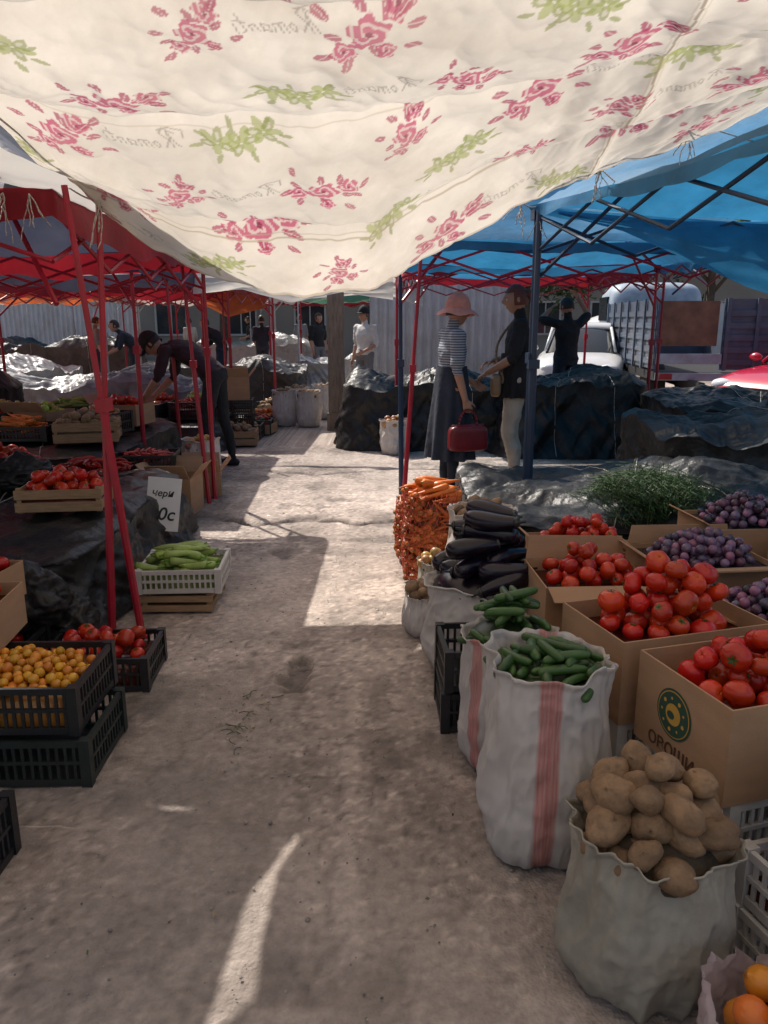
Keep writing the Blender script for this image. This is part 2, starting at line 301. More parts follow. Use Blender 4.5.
    def word(cs,ct,rot,sc):
        idx=np.where((np.abs(s-cs)<.36)&(np.abs(t-ct)<.36))[0]
        if len(idx)==0: return
        c_,s_=math.cos(rot),math.sin(rot); a=-((s[idx]-cs)*c_+(t[idx]-ct)*s_)/sc+.2; b=((s[idx]-cs)*s_*-1+(t[idx]-ct)*c_)/sc
        a=a-b*.35
        d=np.full(len(idx),9.)
        for st in W:
            for p,q2 in zip(st[:-1],st[1:]):
                p=np.array(p);q2=np.array(q2); ab=q2-p; k=np.clip(((a-p[0])*ab[0]+(b-p[1])*ab[1])/(ab@ab+1e-9),0,1)
                d=np.minimum(d,np.hypot(a-p[0]-k*ab[0],b-p[1]-k*ab[1]))
        al=np.clip((.0055-d)/.004,0,1)[:,None]*.65; C[idx]=C[idx]*(1-al)+ink*al
    for j in range(-1,11):
        for i in range(-1,8):
            cs=i*.62+(.31 if j%2 else 0)+rs.uniform(-.05,.05); ct=j*.33+.14+rs.uniform(-.04,.04)
            k=(i+2*j)%3
            if k==0: rose(cs,ct,rs.uniform(-.6,.6),rs.uniform(.88,1.08),pink)
            elif k==1: spray(cs,ct,rs.uniform(-.5,.5),.95)
            else: rose(cs+.04,ct+.03,rs.uniform(-.9,.9),.72,pink)
            if (i+j)%3==0: word(cs+.30,ct+.04,rs.uniform(-.08,.08),.74)
    put((np.abs(s-su)<.006),(.24,.19,.13),.75); put((np.abs(s-su)<.022)&(np.abs(s-su)>.016),(.42,.35,.25),.5)
    put(t<.018,(.38,.32,.24),.7); put((t>.43)&(t<.437),(.34,.28,.2),.7); put((t>.455)&(t<.46),(.36,.3,.22),.6)
    put((t>1.22)&(t<1.226),(.4,.33,.25),.5)
    mb=MB(); mb.add(P,gridf(nu,nv),0,np.clip(C,0,1)); g=group('fabric_awning')
    mb.build('printed_cloth',M['awning'],g)
    r=MB()
    for (a,b,sg) in [((-1.23,3.6,2.0),(-1.34,3.54,2.05),.01),((.82,5.0,2.2),(1.0,5.4,2.22),.02),((1.44,4.0,2.36),(1.38,3.98,2.42),0),((1.16,4.5,2.29),(1.25,4.45,2.2),.0),((.82,5.0,2.2),(1.44,4.0,2.44),.0),((-1.55,2.55,2.45),(-1.23,3.6,2.03),.03),((1.38,3.98,2.42),(3.2,4.3,2.35),.12),((-1.5,3.55,2.02),(-3.2,3.5,2.1),.1)]:
        a=np.array(a);b=np.array(b); pts=[a+(b-a)*k/10-np.array([0,0,sg*math.sin(math.pi*k/10)]) for k in range(11)]; r.path(pts,.004,5)
    for cx,cy,cz in ((1.44,4.0,2.36),(1.16,4.5,2.29),(.82,5.0,2.18),(-1.23,3.58,2.0),(1.0,5.38,2.16),(-1.5,3.52,2.02),(-1.6,3.5,2.02)):
        for k in range(5):
            pts=[np.array([cx,cy,cz])]; dx,dy=RS.normal(0,.3,2); ln=RS.uniform(.014,.034)
            for i in range(6): pts.append(pts[-1]+np.array([dx*.02+RS.normal()*.006,dy*.02,-ln]))
            r.path(pts,.0026,4)
    r.build('tie_ropes',M['rope'],g)
awning()
# ------------------------------------------------------------------ tents
def tent(name,cx,cy,w=3,d=3,rot=0,eave=2.1,peak=3.0,roof='blue',frame='bluepole',val=None,poles=(1,1,1,1),truss=True,valh=.22,seed=0):
    g=group(name,(cx,cy,0),rot); n=44
    a=np.linspace(-1,1,n); X,Y=np.meshgrid(a,a); x=X.ravel();y=Y.ravel()
    m=np.maximum(np.abs(x),np.abs(y)); mi=np.minimum(np.abs(x),np.abs(y))
    sag=np.sin(np.pi*m)*(1-(mi/np.maximum(m,1e-3)))*.14
    z=eave+.03+(peak-eave)*(1-m)-sag+.04*fbm(col3(x*3+seed,y*3,0*x),3)-.05*(1-mi/np.maximum(m,.01))*(m>.97)
    mb=MB(); mb.add(np.stack([x*(w/2+.04),y*(d/2+.04),z],1),gridf(n,n))
    mb.build('roof_fabric',M[roof],g)
    mb=MB(); N=240; tt=np.linspace(0,4,N,endpoint=False); k=tt.astype(int); f=tt-k
    ex=np.choose(k,[-1+2*f,1+0*f,1-2*f,-1+0*f]); ey=np.choose(k,[-1+0*f,-1+2*f,1+0*f,1-2*f])
    rows=[]; nz=fbm(np.stack([ex*4+seed,ey*4,0*ex],1),3)
    for r in range(6):
        o=.045+(.02*np.sin(tt*14+seed)+.05*nz)*r/5; zz=eave+.03-.05*(1-np.minimum(np.abs(ex),np.abs(ey)))-valh*(1+.5*nz)*r/5-(.02*np.abs(np.sin(tt*math.pi*6)) if r==5 else 0)
        rows.append(np.stack([ex*(w/2+o),ey*(d/2+o),zz],1))
    mb.add(np.concatenate(rows),gridf(N,6,True)); mb.build('valance',M[val or roof],g)
    mb=MB(); cs=[(-w/2,-d/2),(w/2,-d/2),(w/2,d/2),(-w/2,d/2)]
    for i,(px,py) in enumerate(cs):
        if poles[i]:
            mb.tube((px,py,0),(px,py,1.25),.021,8); mb.tube((px,py,1.2),(px,py,eave),.016,8); mb.box((px,py,1.25),(.055,.055,.07)); mb.box((px,py,.01),(.09,.09,.012)); mb.box((px,py,eave-.02),(.06,.06,.08))
        if truss:
            q=cs[(i+1)%4]
            for s0 in (0,.25,.5,.75):
                A=np.array([px+(q[0]-px)*s0,py+(q[1]-py)*s0]); B=np.array([px+(q[0]-px)*(s0+.25),py+(q[1]-py)*(s0+.25)])
                mb.tube((*A,eave-.03),(*B,eave-.27),.011,6); mb.tube((*A,eave-.27),(*B,eave-.03),.011,6)
            mb.tube((px,py,eave-.02),(px*.03,py*.03,peak-.05),.016,6)
            mb.tube((px,py,eave-.45),(px*.6,py*.6,eave+(peak-eave)*.38),.013,6)
    mb.tube((0,0,peak-.5),(0,0,peak),.018,8)
    mb.build('folding_frame',M[frame],g,smooth=False)
    return g
tent('market_tent',2.83,4.36,3,3,math.radians(14.5),2.2,3.05,'blue','bluepole',valh=.05)
tent('market_tent',1.65,7.9,3,3,0,2.1,2.9,'blue','redpole',val='blue',poles=(0,1,1,1),seed=2,valh=.07)
tent('market_tent',1.8,11.2,3,3,.05,2.15,3.0,'blue','redpole',val='red',poles=(0,1,1,0),seed=2,valh=.12)
tent('market_tent',5.0,8.2,3,3,.05,2.25,3.0,'blue','bluepole',val='blue',poles=(0,0,1,0),seed=4,valh=.1)
tent('market_tent',-2.95,5.05,3.0,2.95,0,2.02,3.15,'dblue','redpole',val='red',poles=(0,0,1,0),valh=.14,seed=5)
tent('market_tent',-3.17,1.92,3.0,3.1,0,2.15,3.0,'dblue','redpole',val='red',poles=(0,0,0,1),valh=.12,seed=15)
tent('market_tent',-3.7,8.4,3.0,3,.03,2.05,3.0,'red','redpole',val='dblue',poles=(1,1,1,0),seed=6,valh=.15)
tent('market_tent',-3.4,11.8,3.0,3,-.05,2.0,2.9,'dblue','redpole',val='red',poles=(1,1,1,0),seed=7,valh=.15)
tent('market_tent',-6.2,5.8,3.0,3,-.05,2.1,2.9,'dblue','redpole',val='red',poles=(1,1,1,0),seed=7)
tent('market_tent',-7,16,3.5,3,.1,2.1,2.9,'orange','greypole',val='orange',seed=8)
tent('market_tent',-3.6,17.5,3.0,3,-.1,2.1,2.8,'red','redpole',val='whitef',seed=9)
tent('market_tent',-1.0,20,3.5,3,.1,2.2,2.9,'whitef','greypole',val='greenf',seed=10)
tent('market_tent',-9.5,21,3.5,3,.1,2.2,2.9,'blue','greypole',val='whitef',seed=11)
tent('market_tent',-5.5,23,3.5,3,.1,2.2,2.9,'greenf','greypole',val='red',seed=12)
tent('market_tent',-2.0,26,3.5,3,.0,2.2,2.9,'orange','greypole',val='red',seed=13)
tent('market_tent',-12,18,3.5,3,.1,2.2,2.9,'red','greypole',val='whitef',seed=14)
def pole(name,p1,p2,m,r=.019):
    g=MB(); p1=np.array(p1,float);p2=np.array(p2,float); mid=p1+(p2-p1)*.55; g.tube(p1,mid,r,8); g.tube(mid-(p2-p1)*.02,p2,r*.75,8); g.box(mid,(r*2.7,r*2.7,.06)); g.box(p1+[0,0,.006],(.09,.09,.012)); g.build(name,M[m],smooth=False)
pole('tent_pole',(-1.32,3.54,0),(-1.24,3.62,2.05),'redpole')
pole('tent_pole',(-1.19,3.58,0),(-1.34,3.50,2.05),'redpole')
pole('tent_pole',(-1.46,6.35,0),(-1.62,6.5,2.1),'redpole')
pole('tent_pole',(-2.15,8.2,0),(-2.2,8.2,2.1),'redpole')
pole('tent_pole',(-1.95,8.9,0),(-1.98,8.9,2.1),'bluepole')
pole('tent_pole',(.16,6.3,0),(.29,6.35,2.05),'redpole')
pole('tent_pole',(.15,6.6,0),(.13,6.6,2.1),'bluepole',.022)
pole('tent_pole',(1.03,5.45,0),(1.01,5.38,2.2),'bluepole',.028)
pole('tent_pole',(-.9,13,0),(-.9,13,2.1),'bluepole')
pole('tent_pole',(-2.6,13,0),(-2.6,13,2.1),'redpole')
pole('tent_pole',(-1.6,15,0),(-1.6,15,2.2),'greypole')
def hang(name,p0,p1,drops,m,seed=0,out=(0,-.2),nu=90,nv=36):
    u=np.linspace(0,1,nu); v=np.linspace(0,1,nv); U,V=np.meshgrid(u,v); U=U.ravel();V=V.ravel()
    p0=np.array(p0);p1=np.array(p1); dr=np.interp(U,np.linspace(0,1,len(drops)),drops)
    P=p0[None]+(p1-p0)[None]*U[:,None]; P[:,2]-=dr*V+.04*np.sin(np.pi*U)*(1-V)
    k=np.sin(V*np.pi/2)*dr; P[:,0]+=out[0]*k; P[:,1]+=out[1]*k
    n=.04*fbm(col3(U*7+seed,V*1.5,0*U),3)+.03*ridge(col3(U*4+V*2+seed,V*2,0*U),2)
    P[:,1]+=n; P[:,2]+=n*.3
    mb=MB(); mb.add(P,gridf(nu,nv)); mb.build(name,M[m])
hang('blue_tarpaulin',(1.15,5.47,2.2),(3.9,6.15,2.2),[.02,.12,.30,.48,.60,.62,.60],'blue',1,out=(0,-.4))
hang('blue_tarpaulin',(.4,6.5,2.12),(3.1,6.45,2.1),[.06,.10,.08,.12,.10],'blue',3)
hang('cloth_awning_strip',(-2.2,9.4,2.08),(.1,9.0,1.98),[.28,.22,.34,.2,.26],'whitef',5)
hang('cloth_awning_strip',(-1.9,12,2.1),(.6,12.4,2.1),[.2,.3,.25,.2,.4],'whitef',6)
hang('cloth_awning_strip',(-4.5,14,2.2),(-1.9,13,2.0),[.2,.3,.25,.5,.3],'orange',6)
def patch(name,rowsL,rowsR,m,seed):
    nu,nv=30,70; t=np.linspace(0,1,nv); tl=np.linspace(0,1,len(rowsL)); L=np.stack([np.interp(t,tl,[p[i] for p in rowsL]) for i in range(3)],1); R=np.stack([np.interp(t,tl,[p[i] for p in rowsR]) for i in range(3)],1)
    u=np.linspace(0,1,nu)[None,:,None]; P=(L[:,None]*(1-u)+R[:,None]*u).reshape(-1,3); P[:,2]+=.03*fbm(P*5+seed,3)-.03*np.tile(np.sin(np.linspace(0,np.pi,nu)),nv)
    mb=MB(); mb.add(P,gridf(nu,nv)); mb.build(name,M[m])
patch('added_sun_block_cloth',[(-1.9,2.2,2.18),(-1.8,3.3,2.12),(-1.60,3.6,2.07),(-1.52,4.2,2.04),(-1.52,5.0,2.03)],[(-1.62,2.2,2.32),(-1.42,3.2,2.12),(-1.17,3.66,2.04),(-1.0,4.3,2.02),(-.74,5.0,2.0)],'whitef',4)  # added cloth, mostly hidden by the awning, blocks sun through the tent gap
# ------------------------------------------------------------------ draped stalls
def drape(name,cx,cy,w,d,H,m='tarp',seed=0,flare=.12,amp=.03,rot=0,topfn=None,ropes=True,n=380,freq=1,lump=.03):
    a=np.linspace(0,2*np.pi,n,endpoint=False); c,s=np.cos(a),np.sin(a); k=(np.abs(c)**7+np.abs(s)**7)**(-1/7.)
    px,py=w/2*k*c,d/2*k*s; rows=[]; dr=RS.rand()*3
    for f in np.linspace(0.01,1,70):
        x,y=px*f,py*f; z=H-.10*max(0,f-.8)**2/.04*.5+0*x
        if topfn: z=z+topfn(x,y)*(1-max(0,f-.85)/.15)
        z=z+lump*2.2*fbm(col3(x*1.9+seed*3,y*1.9,0*x),2)
        xr=x*math.cos(dr)+y*math.sin(dr); yr=-x*math.sin(dr)+y*math.cos(dr)
        z=z+amp*.8*(ridge(col3(xr*5*freq+seed,yr*1.4*freq,0*x+seed),3)-.5)+amp*.5*(ridge(col3(yr*7+xr*2+seed,xr*2.2,0*x+3),3)-.5)+amp*.6*fbm(col3(x*3+seed,y*3,0*x),2)
        rows.append(np.stack([x,y,z],1))
    ztop=rows[-1][:,2]
    arc=np.cumsum(np.hypot(np.diff(px,append=px[0]),np.diff(py,append=py[0])))
    for g in np.linspace(0,1,36)[1:]:
        fo=.06*fbm(np.stack([arc*3.6*freq,0*arc+g*.7+seed,0*arc+seed],1),3)+amp*1.2*(ridge(np.stack([arc*3.2*freq+g*1.6,0*arc+g*1.2+seed,0*arc],1),3)-.5)+amp*.7*(ridge(np.stack([arc*7-g*4,0*arc+g*1.5+seed,0*arc],1),2)-.5)
        off=flare*g**1.5+fo*min(1,g*3); nx,ny=c*np.abs(c)**3,s*np.abs(s)**3; L=np.hypot(nx,ny)
        rows.append(np.stack([px+nx/L*off,py+ny/L*off,np.maximum(.012,ztop*(1-g)+.012)],1))
    mb=MB(); P=np.concatenate(rows); F=gridf(n,len(rows),True); mb.add(P,F)
    g_=group(name,(cx,cy,0),rot); mb.build('sheet',M[m],g_)
    if ropes:
        r=MB(); R=np.stack(rows)
        for t,sl in ((-.22,.25),(.2,-.15)):
            col=int((.25+t*.2)*n)%n; col2=(int((.75-t*.2+sl*.1)*n))%n
            line=[R[i,col] for i in range(len(rows)-1,0,-3)]+[R[i,col2] for i in range(1,len(rows),3)]
            r.path([p+np.array([0,0,.004]) for p in line],.0032,5)
        r.build('tie_cord',M['rope'],g_)
    return g_
drape('tarpaulin_covered_stall',-2.35,4.62,1.8,2.35,.45,'tarp',1,lump=.02,amp=.045)
drape('tarpaulin_covered_stall',-3.1,7.2,1.9,2.5,.50,'tarp',2,lump=.02)
drape('tarpaulin_covered_stall',1.62,4.95,2.2,1.85,.48,'tarp',3,amp=.06,topfn=lambda x,y:.08*np.exp(-((x-.3)**2+(y+.1)**2)*3)+.05*np.sin(x*3))
drape('tarpaulin_covered_stall',3.1,5.95,2.3,1.4,.80,'tarp',4,amp=.07,topfn=lambda x,y:.08*np.sin(x*4+1))
drape('tarpaulin_covered_stall',.55,10.3,2.1,2.3,.80,'tarp',5,amp=.07,topfn=lambda x,y:.08*np.sin(x*5)+.06*np.cos(y*4))
drape('tarpaulin_covered_stall',2.2,9.5,1.6,1.5,.85,'tarp',6,amp=.07,topfn=lambda x,y:.08*np.sin(x*4),flare=.25)
drape('tarpaulin_covered_stall',3.9,8.1,2.2,1.5,.75,'tarp',7,amp=.07,lump=.05)
drape('tarpaulin_covered_stall',3.4,4.1,1.9,1.6,.6,'tarp',17,amp=.06)
drape('plastic_covered_stall',-4.2,11.6,3.2,2.0,.70,'wtarp',8,amp=.08,topfn=lambda x,y:.10*np.sin(x*3),lump=.06)
drape('plastic_covered_stall',-2.6,14.2,2.4,1.6,.75,'gtarp',9,amp=.08,topfn=lambda x,y:.10*np.sin(x*4),lump=.06)
drape('plastic_covered_stall',-6.8,13,3.2,2.0,.80,'wtarp',10,amp=.09,topfn=lambda x,y:.12*np.sin(x*3),lump=.06)
drape('plastic_covered_stall',-.6,16,2.2,1.6,.8,'wtarp',12,amp=.09,topfn=lambda x,y:.15*np.sin(x*3),lump=.06)
drape('plastic_covered_stall',-3.2,21,3.2,2,1.0,'wtarp',18,amp=.09,topfn=lambda x,y:.15*np.sin(x*3),lump=.06)
drape('plastic_covered_stall',-7.5,19.2,3.2,2,1.0,'gtarp',19,amp=.09,topfn=lambda x,y:.15*np.sin(x*3),lump=.06)
drape('plastic_covered_stall',-5.2,8.2,1.8,3.0,.8,'tarp',13,amp=.07,topfn=lambda x,y:.15*np.sin(x*3),lump=.05)
# ------------------------------------------------------------------ containers
def crate_geo(mb,w,d,h,z0=0,mi=0,bar=.028,th=.010):
    mb.box((0,0,z0+.008),(w-.012,d-.012,.010),mi)
    for sx in(-1,1):
        for sy in(-1,1): mb.box((sx*(w/2-.016),sy*(d/2-.016),z0+h/2),(.034,.034,h),mi)
    for zz,hh in ((z0+h-.014,.022),(z0+h*.52,.012),(z0+.016,.024)):
        for sy in(-1,1): mb.box((0,sy*(d/2-.010),zz),(w-.07,.014,hh),mi)
        for sx in(-1,1): mb.box((sx*(w/2-.010),0,zz),(.014,d-.07,hh),mi)
    for x in np.arange(-w/2+.05,w/2-.04,bar):
        for sy in(-1,1): mb.box((x,sy*(d/2-.010),z0+h/2),(th,.008,h-.05),mi)
    for y in np.arange(-d/2+.05,d/2-.04,bar):
        for sx in(-1,1): mb.box((sx*(w/2-.010),y,z0+h/2),(.008,th,h-.05),mi)
def wood_geo(mb,w,d,h,z0=0,mi=0,slats=2):
    for sx in(-1,1):
        for sy in(-1,1): mb.box((sx*(w/2-.022),sy*(d/2-.022),z0+h/2),(.024,.024,h-.002),mi)
    sh=(h-.01)/slats-.014
    for i in range(slats):
        zz=z0+.008+sh/2+i*(sh+.018)
        for sy in(-1,1): mb.box((0,sy*(d/2-.005),zz),(w,.008,sh),mi)
        for sx in(-1,1): mb.box((sx*(w/2-.014),0,zz+.001),(.007,d-.022,sh),mi)
    for y in np.linspace(-d/2+.05,d/2-.05,4): mb.box((0,y,z0+.006),(w-.03,.07,.007),mi)
def card_geo(mb,w,d,h,z0=0,flaps=(1,1,1,1),ang=(35,40,30,45),fl=.13):
    t=.006
    mb.box((0,0,z0+.004),(w-.002,d-.002,.006),0)
    mb.box((0,-d/2+t/2,z0+h/2),(w,t,h),0); mb.box((0,d/2-t/2,z0+h/2),(w,t,h),0)
    mb.box((-w/2+t/2,0,z0+h/2),(t,d-2*t-.001,h-.001),0); mb.box((w/2-t/2,0,z0+h/2),(t,d-2*t-.001,h-.001),0)
    for i in range(4):
        if not flaps[i]: continue
        an=math.radians(ang[i]); dx,dy=[(0,-1),(1,0),(0,1),(-1,0)][i]; L=(w if i%2==0 else d)-.01
        ex,ey=dx*(w/2 if dx else 0),dy*(d/2 if dy else 0)
        A=np.array([ex,ey,z0+h+.002]); D=np.array([dx*math.sin(an),dy*math.sin(an),math.cos(an)]); S=np.array([dy,-dx,0])*L/2 if dx==0 else np.array([0,1,0])*L/2
        N_=np.array([dx*math.cos(an),dy*math.cos(an),-math.sin(an)])*.003
        v=[A-S-N_,A+S-N_,A+D*fl+S*.97-N_,A+D*fl*1.1-S*.93-N_,A-S+N_,A+S+N_,A+D*fl+S*.97+N_,A+D*fl*1.1-S*.93+N_]
        mb.add(v,[[0,1,2,3],[7,6,5,4],[0,4,5,1],[1,5,6,2],[2,6,7,3],[3,7,4,0]],0)
# ------------------------------------------------------------------ produce templates
def tomato_t(hi=True,sd=0):
    V,F=usphere(24 if hi else 12,16 if hi else 8); th=np.arccos(np.clip(V[:,2],-1,1)); ph=np.arctan2(V[:,1],V[:,0])
    r=1+.035*np.cos((5-sd%2)*ph+sd)*np.sin(th)**.5+.03*np.cos((2+sd%2)*ph+1+sd)*np.sin(th); r-=.22*np.exp(-(th/.28)**2)+.05*np.exp(-((np.pi-th)/.3)**2)
    V=V*r[:,None]*np.array([1,1,.80+.05*(sd%3)]); C=np.tile([1.,1,1],(len(V),1)); k=np.exp(-(th/.42)**2)[:,None]; C=C*(1-k)+np.array([.95,2.4,1.3])*k
    return V,F,C
def calyx():
    vs=[];fs=[];n=5
    for i in range(n):
        a=i*2*math.pi/n; b=len(vs)
        for rr,zz,w in ((.04,.74,.08),(.24,.80,.07),(.42,.76,.008)):
            for sg in(-1,1): vs.append([rr*math.cos(a)-sg*w*math.sin(a),rr*math.sin(a)+sg*w*math.cos(a),zz])
        fs+= [[b,b+1,b+3,b+2],[b+2,b+3,b+5,b+4]]
    v,f=capsule((0,0,.68),(.04,.02,.92),.05,.04,6,True); b=len(vs); vs+=v.tolist(); fs+=[[i+b for i in q] for q in f]
    return np.array(vs),fs
def ball_t(nu=12,nv=8): V,F=usphere(nu,nv); return V,F,np.ones((len(V),3))
def pot_t(seed,nu=24,nv=18):
    V,F=usphere(nu,nv); r=1+.22*fbm(V*1.1+seed*7,3)*1.3+.03*vnoise(V*4+seed); V=V*r[:,None]*np.array([1.30,.98,.84]); 
    C=np.ones((len(V),3))*(1-.35*np.clip(vnoise(V*5+seed*3)-.45,0,1)*2)[:,None]
    return V,F,C
def long_t(prof,n=14,bend=.1,cols=None):
    R=[];C=[]
    for i,(t,r) in enumerate(prof):
        c=(t,0,bend*(1-t*t)); R.append((c,(0,r,0),(0,0,r))); C+= [cols[i] if cols else (1,1,1)]*n
    V,F=loft(R,n)
    return V,F,np.array(C,float)
cuke=long_t([(-1,.03),(-.96,.11),(-.85,.17),(-.5,.20),(0,.205),(.5,.2),(.85,.16),(.96,.1),(1,.03)],12,.12)
eggp=long_t([(-1.0,.03),(-.985,.13),(-.94,.22),(-.85,.29),(-.65,.345),(-.4,.36),(-.1,.34),(.2,.30),(.5,.25),(.75,.20),(.80,.19),(.805,.215),(.88,.16),(.92,.05),(1.12,.04)],18,.10,[(1,1,1)]*11+[(3,5,2)]*4)
carrot=long_t([(-1,.01),(-.8,.05),(-.4,.10),(.1,.145),(.6,.18),(.88,.18),(.95,.12),(.97,.04),(1.05,.035)],10,.05,[(1,1,1)]*7+[(.25,1.2,1)]*2)
pepper=long_t([(-1,.02),(-.8,.08),(-.4,.15),(.1,.20),(.6,.24),(.85,.22),(.92,.1),(.93,.05),(1.15,.045)],12,.18,[(1,1,1)]*6+[(.5,.8,.3)]*3)
tomHs=[tomato_t(True,i) for i in range(6)]; tomL=tomato_t(False); cal=calyx(); pots=[pot_t(i) for i in range(8)]; potsL=[pot_t(i,12,8) for i in range(3)]; ball=ball_t()
def drop(n,bx,by,r,z0,dome,ell=False,tries=14,seed=0,half=0,angs=None):
    rs=np.random.RandomState(seed); A=np.zeros((n*(3 if half else 1),3)); cnt=0; out=[]; fails=0
    offs=(-.75,0,.75) if half else (0,)
    lim=z0+dome+(r*.9 if not half else r*2.0)
    for k in range(n):
        best=None
        for t in range(tries):
            an=rs.uniform(*angs) if angs else rs.rand()*6.28
            x,y=rs.uniform(-bx,bx),rs.uniform(-by,by)
            if ell and (x/bx)**2+(y/by)**2>1: continue
            z=z0
            pts=[(x+math.cos(an)*o*half,y+math.sin(an)*o*half) for o in offs]
            if cnt:
                for qx,qy in pts:
                    d2=(A[:cnt,0]-qx)**2+(A[:cnt,1]-qy)**2; m=d2<(1.85*r)**2
                    if m.any(): z=max(z,(A[:cnt,2][m]+np.sqrt((1.85*r)**2-d2[m])).max())
            sc=z+dome*((x/bx)**2+(y/by)**2)
            if best is None or sc<best[0]: best=(sc,x,y,z,an,pts)
        if best is None: continue
        if best[0]>lim:
            fails+=1
            if fails>(40 if half else 14): break
            continue
        _,x,y,z,an,pts=best
        for qx,qy in pts: A[cnt]=(qx,qy,z); cnt+=1
        out.append((x,y,z,an))
    return out
def rand_tilt(rs,mx):
    return rotm((math.cos(a:=rs.rand()*6.28),math.sin(a),0),rs.rand()*mx)@rotm((0,0,1),rs.rand()*6.28)
def fill(mb,kind,n,bx,by,z0,dome=.1,ell=False,seed=0,size=None,mi=0,tries=14):
    rs=np.random.RandomState(seed+100)
    if kind in('tomato','tomatoL','ytomato','plum','melon','onion','apple','cabbage','orange'):
        r=size or dict(tomato=.037,tomatoL=.04,ytomato=.017,plum=.019,melon=.10,onion=.03,apple=.035,cabbage=.09,orange=.035)[kind]
        base=dict(tomato=(.50,.016,.008),tomatoL=(.48,.016,.010),ytomato=(.70,.27,.025),plum=(.13,.09,.17),melon=(.08,.13,.04),onion=(.45,.22,.09),apple=(.35,.38,.06),cabbage=(.30,.38,.17),orange=(.7,.2,.02))[kind]
        for x,y,z,an in drop(n,bx-r*.6,by-r*.6,r,z0+r,dome,ell,tries,seed):
            s=r*rs.uniform(.82,1.12); R=rand_tilt(rs,1.9); T=tomHs[rs.randint(6)] if kind=='tomato' else (tomL if kind=='tomatoL' else ball)
            tint=np.array(base)*rs.uniform(.75,1.2)*np.array([1,rs.uniform(.8,1.35),rs.uniform(.7,1.3)])
            if kind=='plum' : tint=np.array([.085,.062,.105])*rs.uniform(.4,2.2)*np.array([rs.uniform(.8,1.9),1,1]); 
            if kind=='tomatoL' or kind=='tomato': tint=np.array(base)*rs.uniform(.75,1.2)*np.array([1,rs.uniform(.7,2.8),1])
            mb.add(T[0]@R.T*s+[x,y,z],T[1],mi,T[2]*tint)
            if kind=='tomato' and rs.rand()<.5: mb.add(cal[0]@R.T*s+[x,y,z],cal[1],mi,(.05,.10,.025))
    elif kind in('potato','potatoL'):
        r=size or .042
        for x,y,z,an in drop(n,bx-r*.6,by-r*.6,r*.95,z0+r*.8,dome,ell,tries,seed):
            T=pots[rs.randint(8)] if kind=='potato' else potsL[rs.randint(3)]; s=r*rs.uniform(.78,1.18); R=rotm((0,0,1),an)@rotm((1,0,0),rs.normal()*.5)@rotm((0,1,0),rs.normal()*.45)
            mb.add(T[0]@R.T*s+[x,y,z],T[1],mi,T[2]*np.array([.28,.17,.09])*rs.uniform(.7,1.15))
    else:
        L,r,T,base=dict(cuke=(.068,.0145,cuke,(.040,.095,.020)),egg=(.115,.033,eggp,(.010,.006,.014)),carrot=(.10,.014,carrot,(.68,.17,.02)),pepper=(.095,.018,pepper,(.30,.40,.09)),chili=(.06,.013,pepper,(.40,.02,.01)))[kind]
        if size: r*=size/L; L=size
        angs=(-.6,.6) if kind in('pepper','carrot') else ((-.55,.55) if kind=='egg' else (0,6.28))
        for x,y,z,an in drop(n,bx-L*.5,by-L*(.3 if angs[0]<0 else .5),r,z0+r,dome,ell,tries,seed,half=L,angs=angs):
            s=L*rs.uniform(.85,1.12); fl=math.pi if rs.rand()<.5 else 0
            if kind=='egg': s=L*rs.uniform(.92,1.12)
            R=rotm((0,0,1),an+fl)@rotm((0,1,0),rs.normal()*.13)@rotm((1,0,0),rs.rand()*6.28)
            mb.add(T[0]@R.T*s+[x,y,z],T[1],mi,T[2]*np.array(base)*rs.uniform(.7,1.25))
def mk(name,loc,rot,cont,dims,kind=None,n=60,fillz=.6,dome=.1,seed=0,cm=None,size=None,flaps=(1,1,1,1),ang=(35,40,30,45),pm='produce',tries=14,fl=.13):
    w,d,h=dims; g=group(name,loc,rot); mb=MB()
    if cont=='crate': crate_geo(mb,w,d,h)
    elif cont=='wood': wood_geo(mb,w,d,h)
    else: card_geo(mb,w,d,h,0,flaps,ang,fl)
    mb.build({'crate':'plastic_crate','wood':'wooden_crate','card':'carton'}[cont],M[cm or {'crate':'black_plastic','wood':'wood','card':'cardboard'}[cont]],g,smooth=False)
    if kind:
        mb=MB(); cc={'cuke':(.02,.04,.01),'pepper':(.15,.2,.05),'plum':(.04,.03,.05),'potatoL':(.1,.07,.04),'ytomato':(.3,.12,.02)}.get(kind,(.10,.015,.01)); mb.box((0,0,h*fillz*.5),(w-.03,d-.03,h*fillz-.012),0,None,cc); fill(mb,kind,n,w/2-.02,d/2-.02,h*fillz,dome,False,seed,size,0,tries); mb.build(kind.rstrip('LH')+'s',M[pm],g)
    return g
def stackc(name,loc,rot,dims,k,m,style='crate'):
    g=group(name,loc,rot)
    for i in range(k):
        mb=MB(); (crate_geo if style=='crate' else wood_geo)(mb,dims[0],dims[1],dims[2]-.004,0,0); o=mb.build('crate_%d'%(i+1),M[m],g,smooth=False); o.location=(RS.normal()*.004,RS.normal()*.004,i*dims[2]+.006); o.rotation_euler[2]=RS.normal()*.012
    return g
def plastic_bag(name,loc,dims,seed,m='tarp'):
    mb=MB(); V,F=usphere(80,56); d=1+.26*(ridge(V*2.2+seed,4)-.5)+.1*fbm(V*1.5+seed,2); V2=V*d[:,None]; V2[:,2]+=np.exp(-((V[:,0]**2+V[:,1]**2)/.04))*(V[:,2]>0)*.35
    V2=V2*np.array(dims); V2[:,2]=np.maximum(V2[:,2],-dims[2]*.8); mb.add(V2+[loc[0],loc[1],loc[2]+dims[2]*.8+.004],F); mb.build(name,M[m])
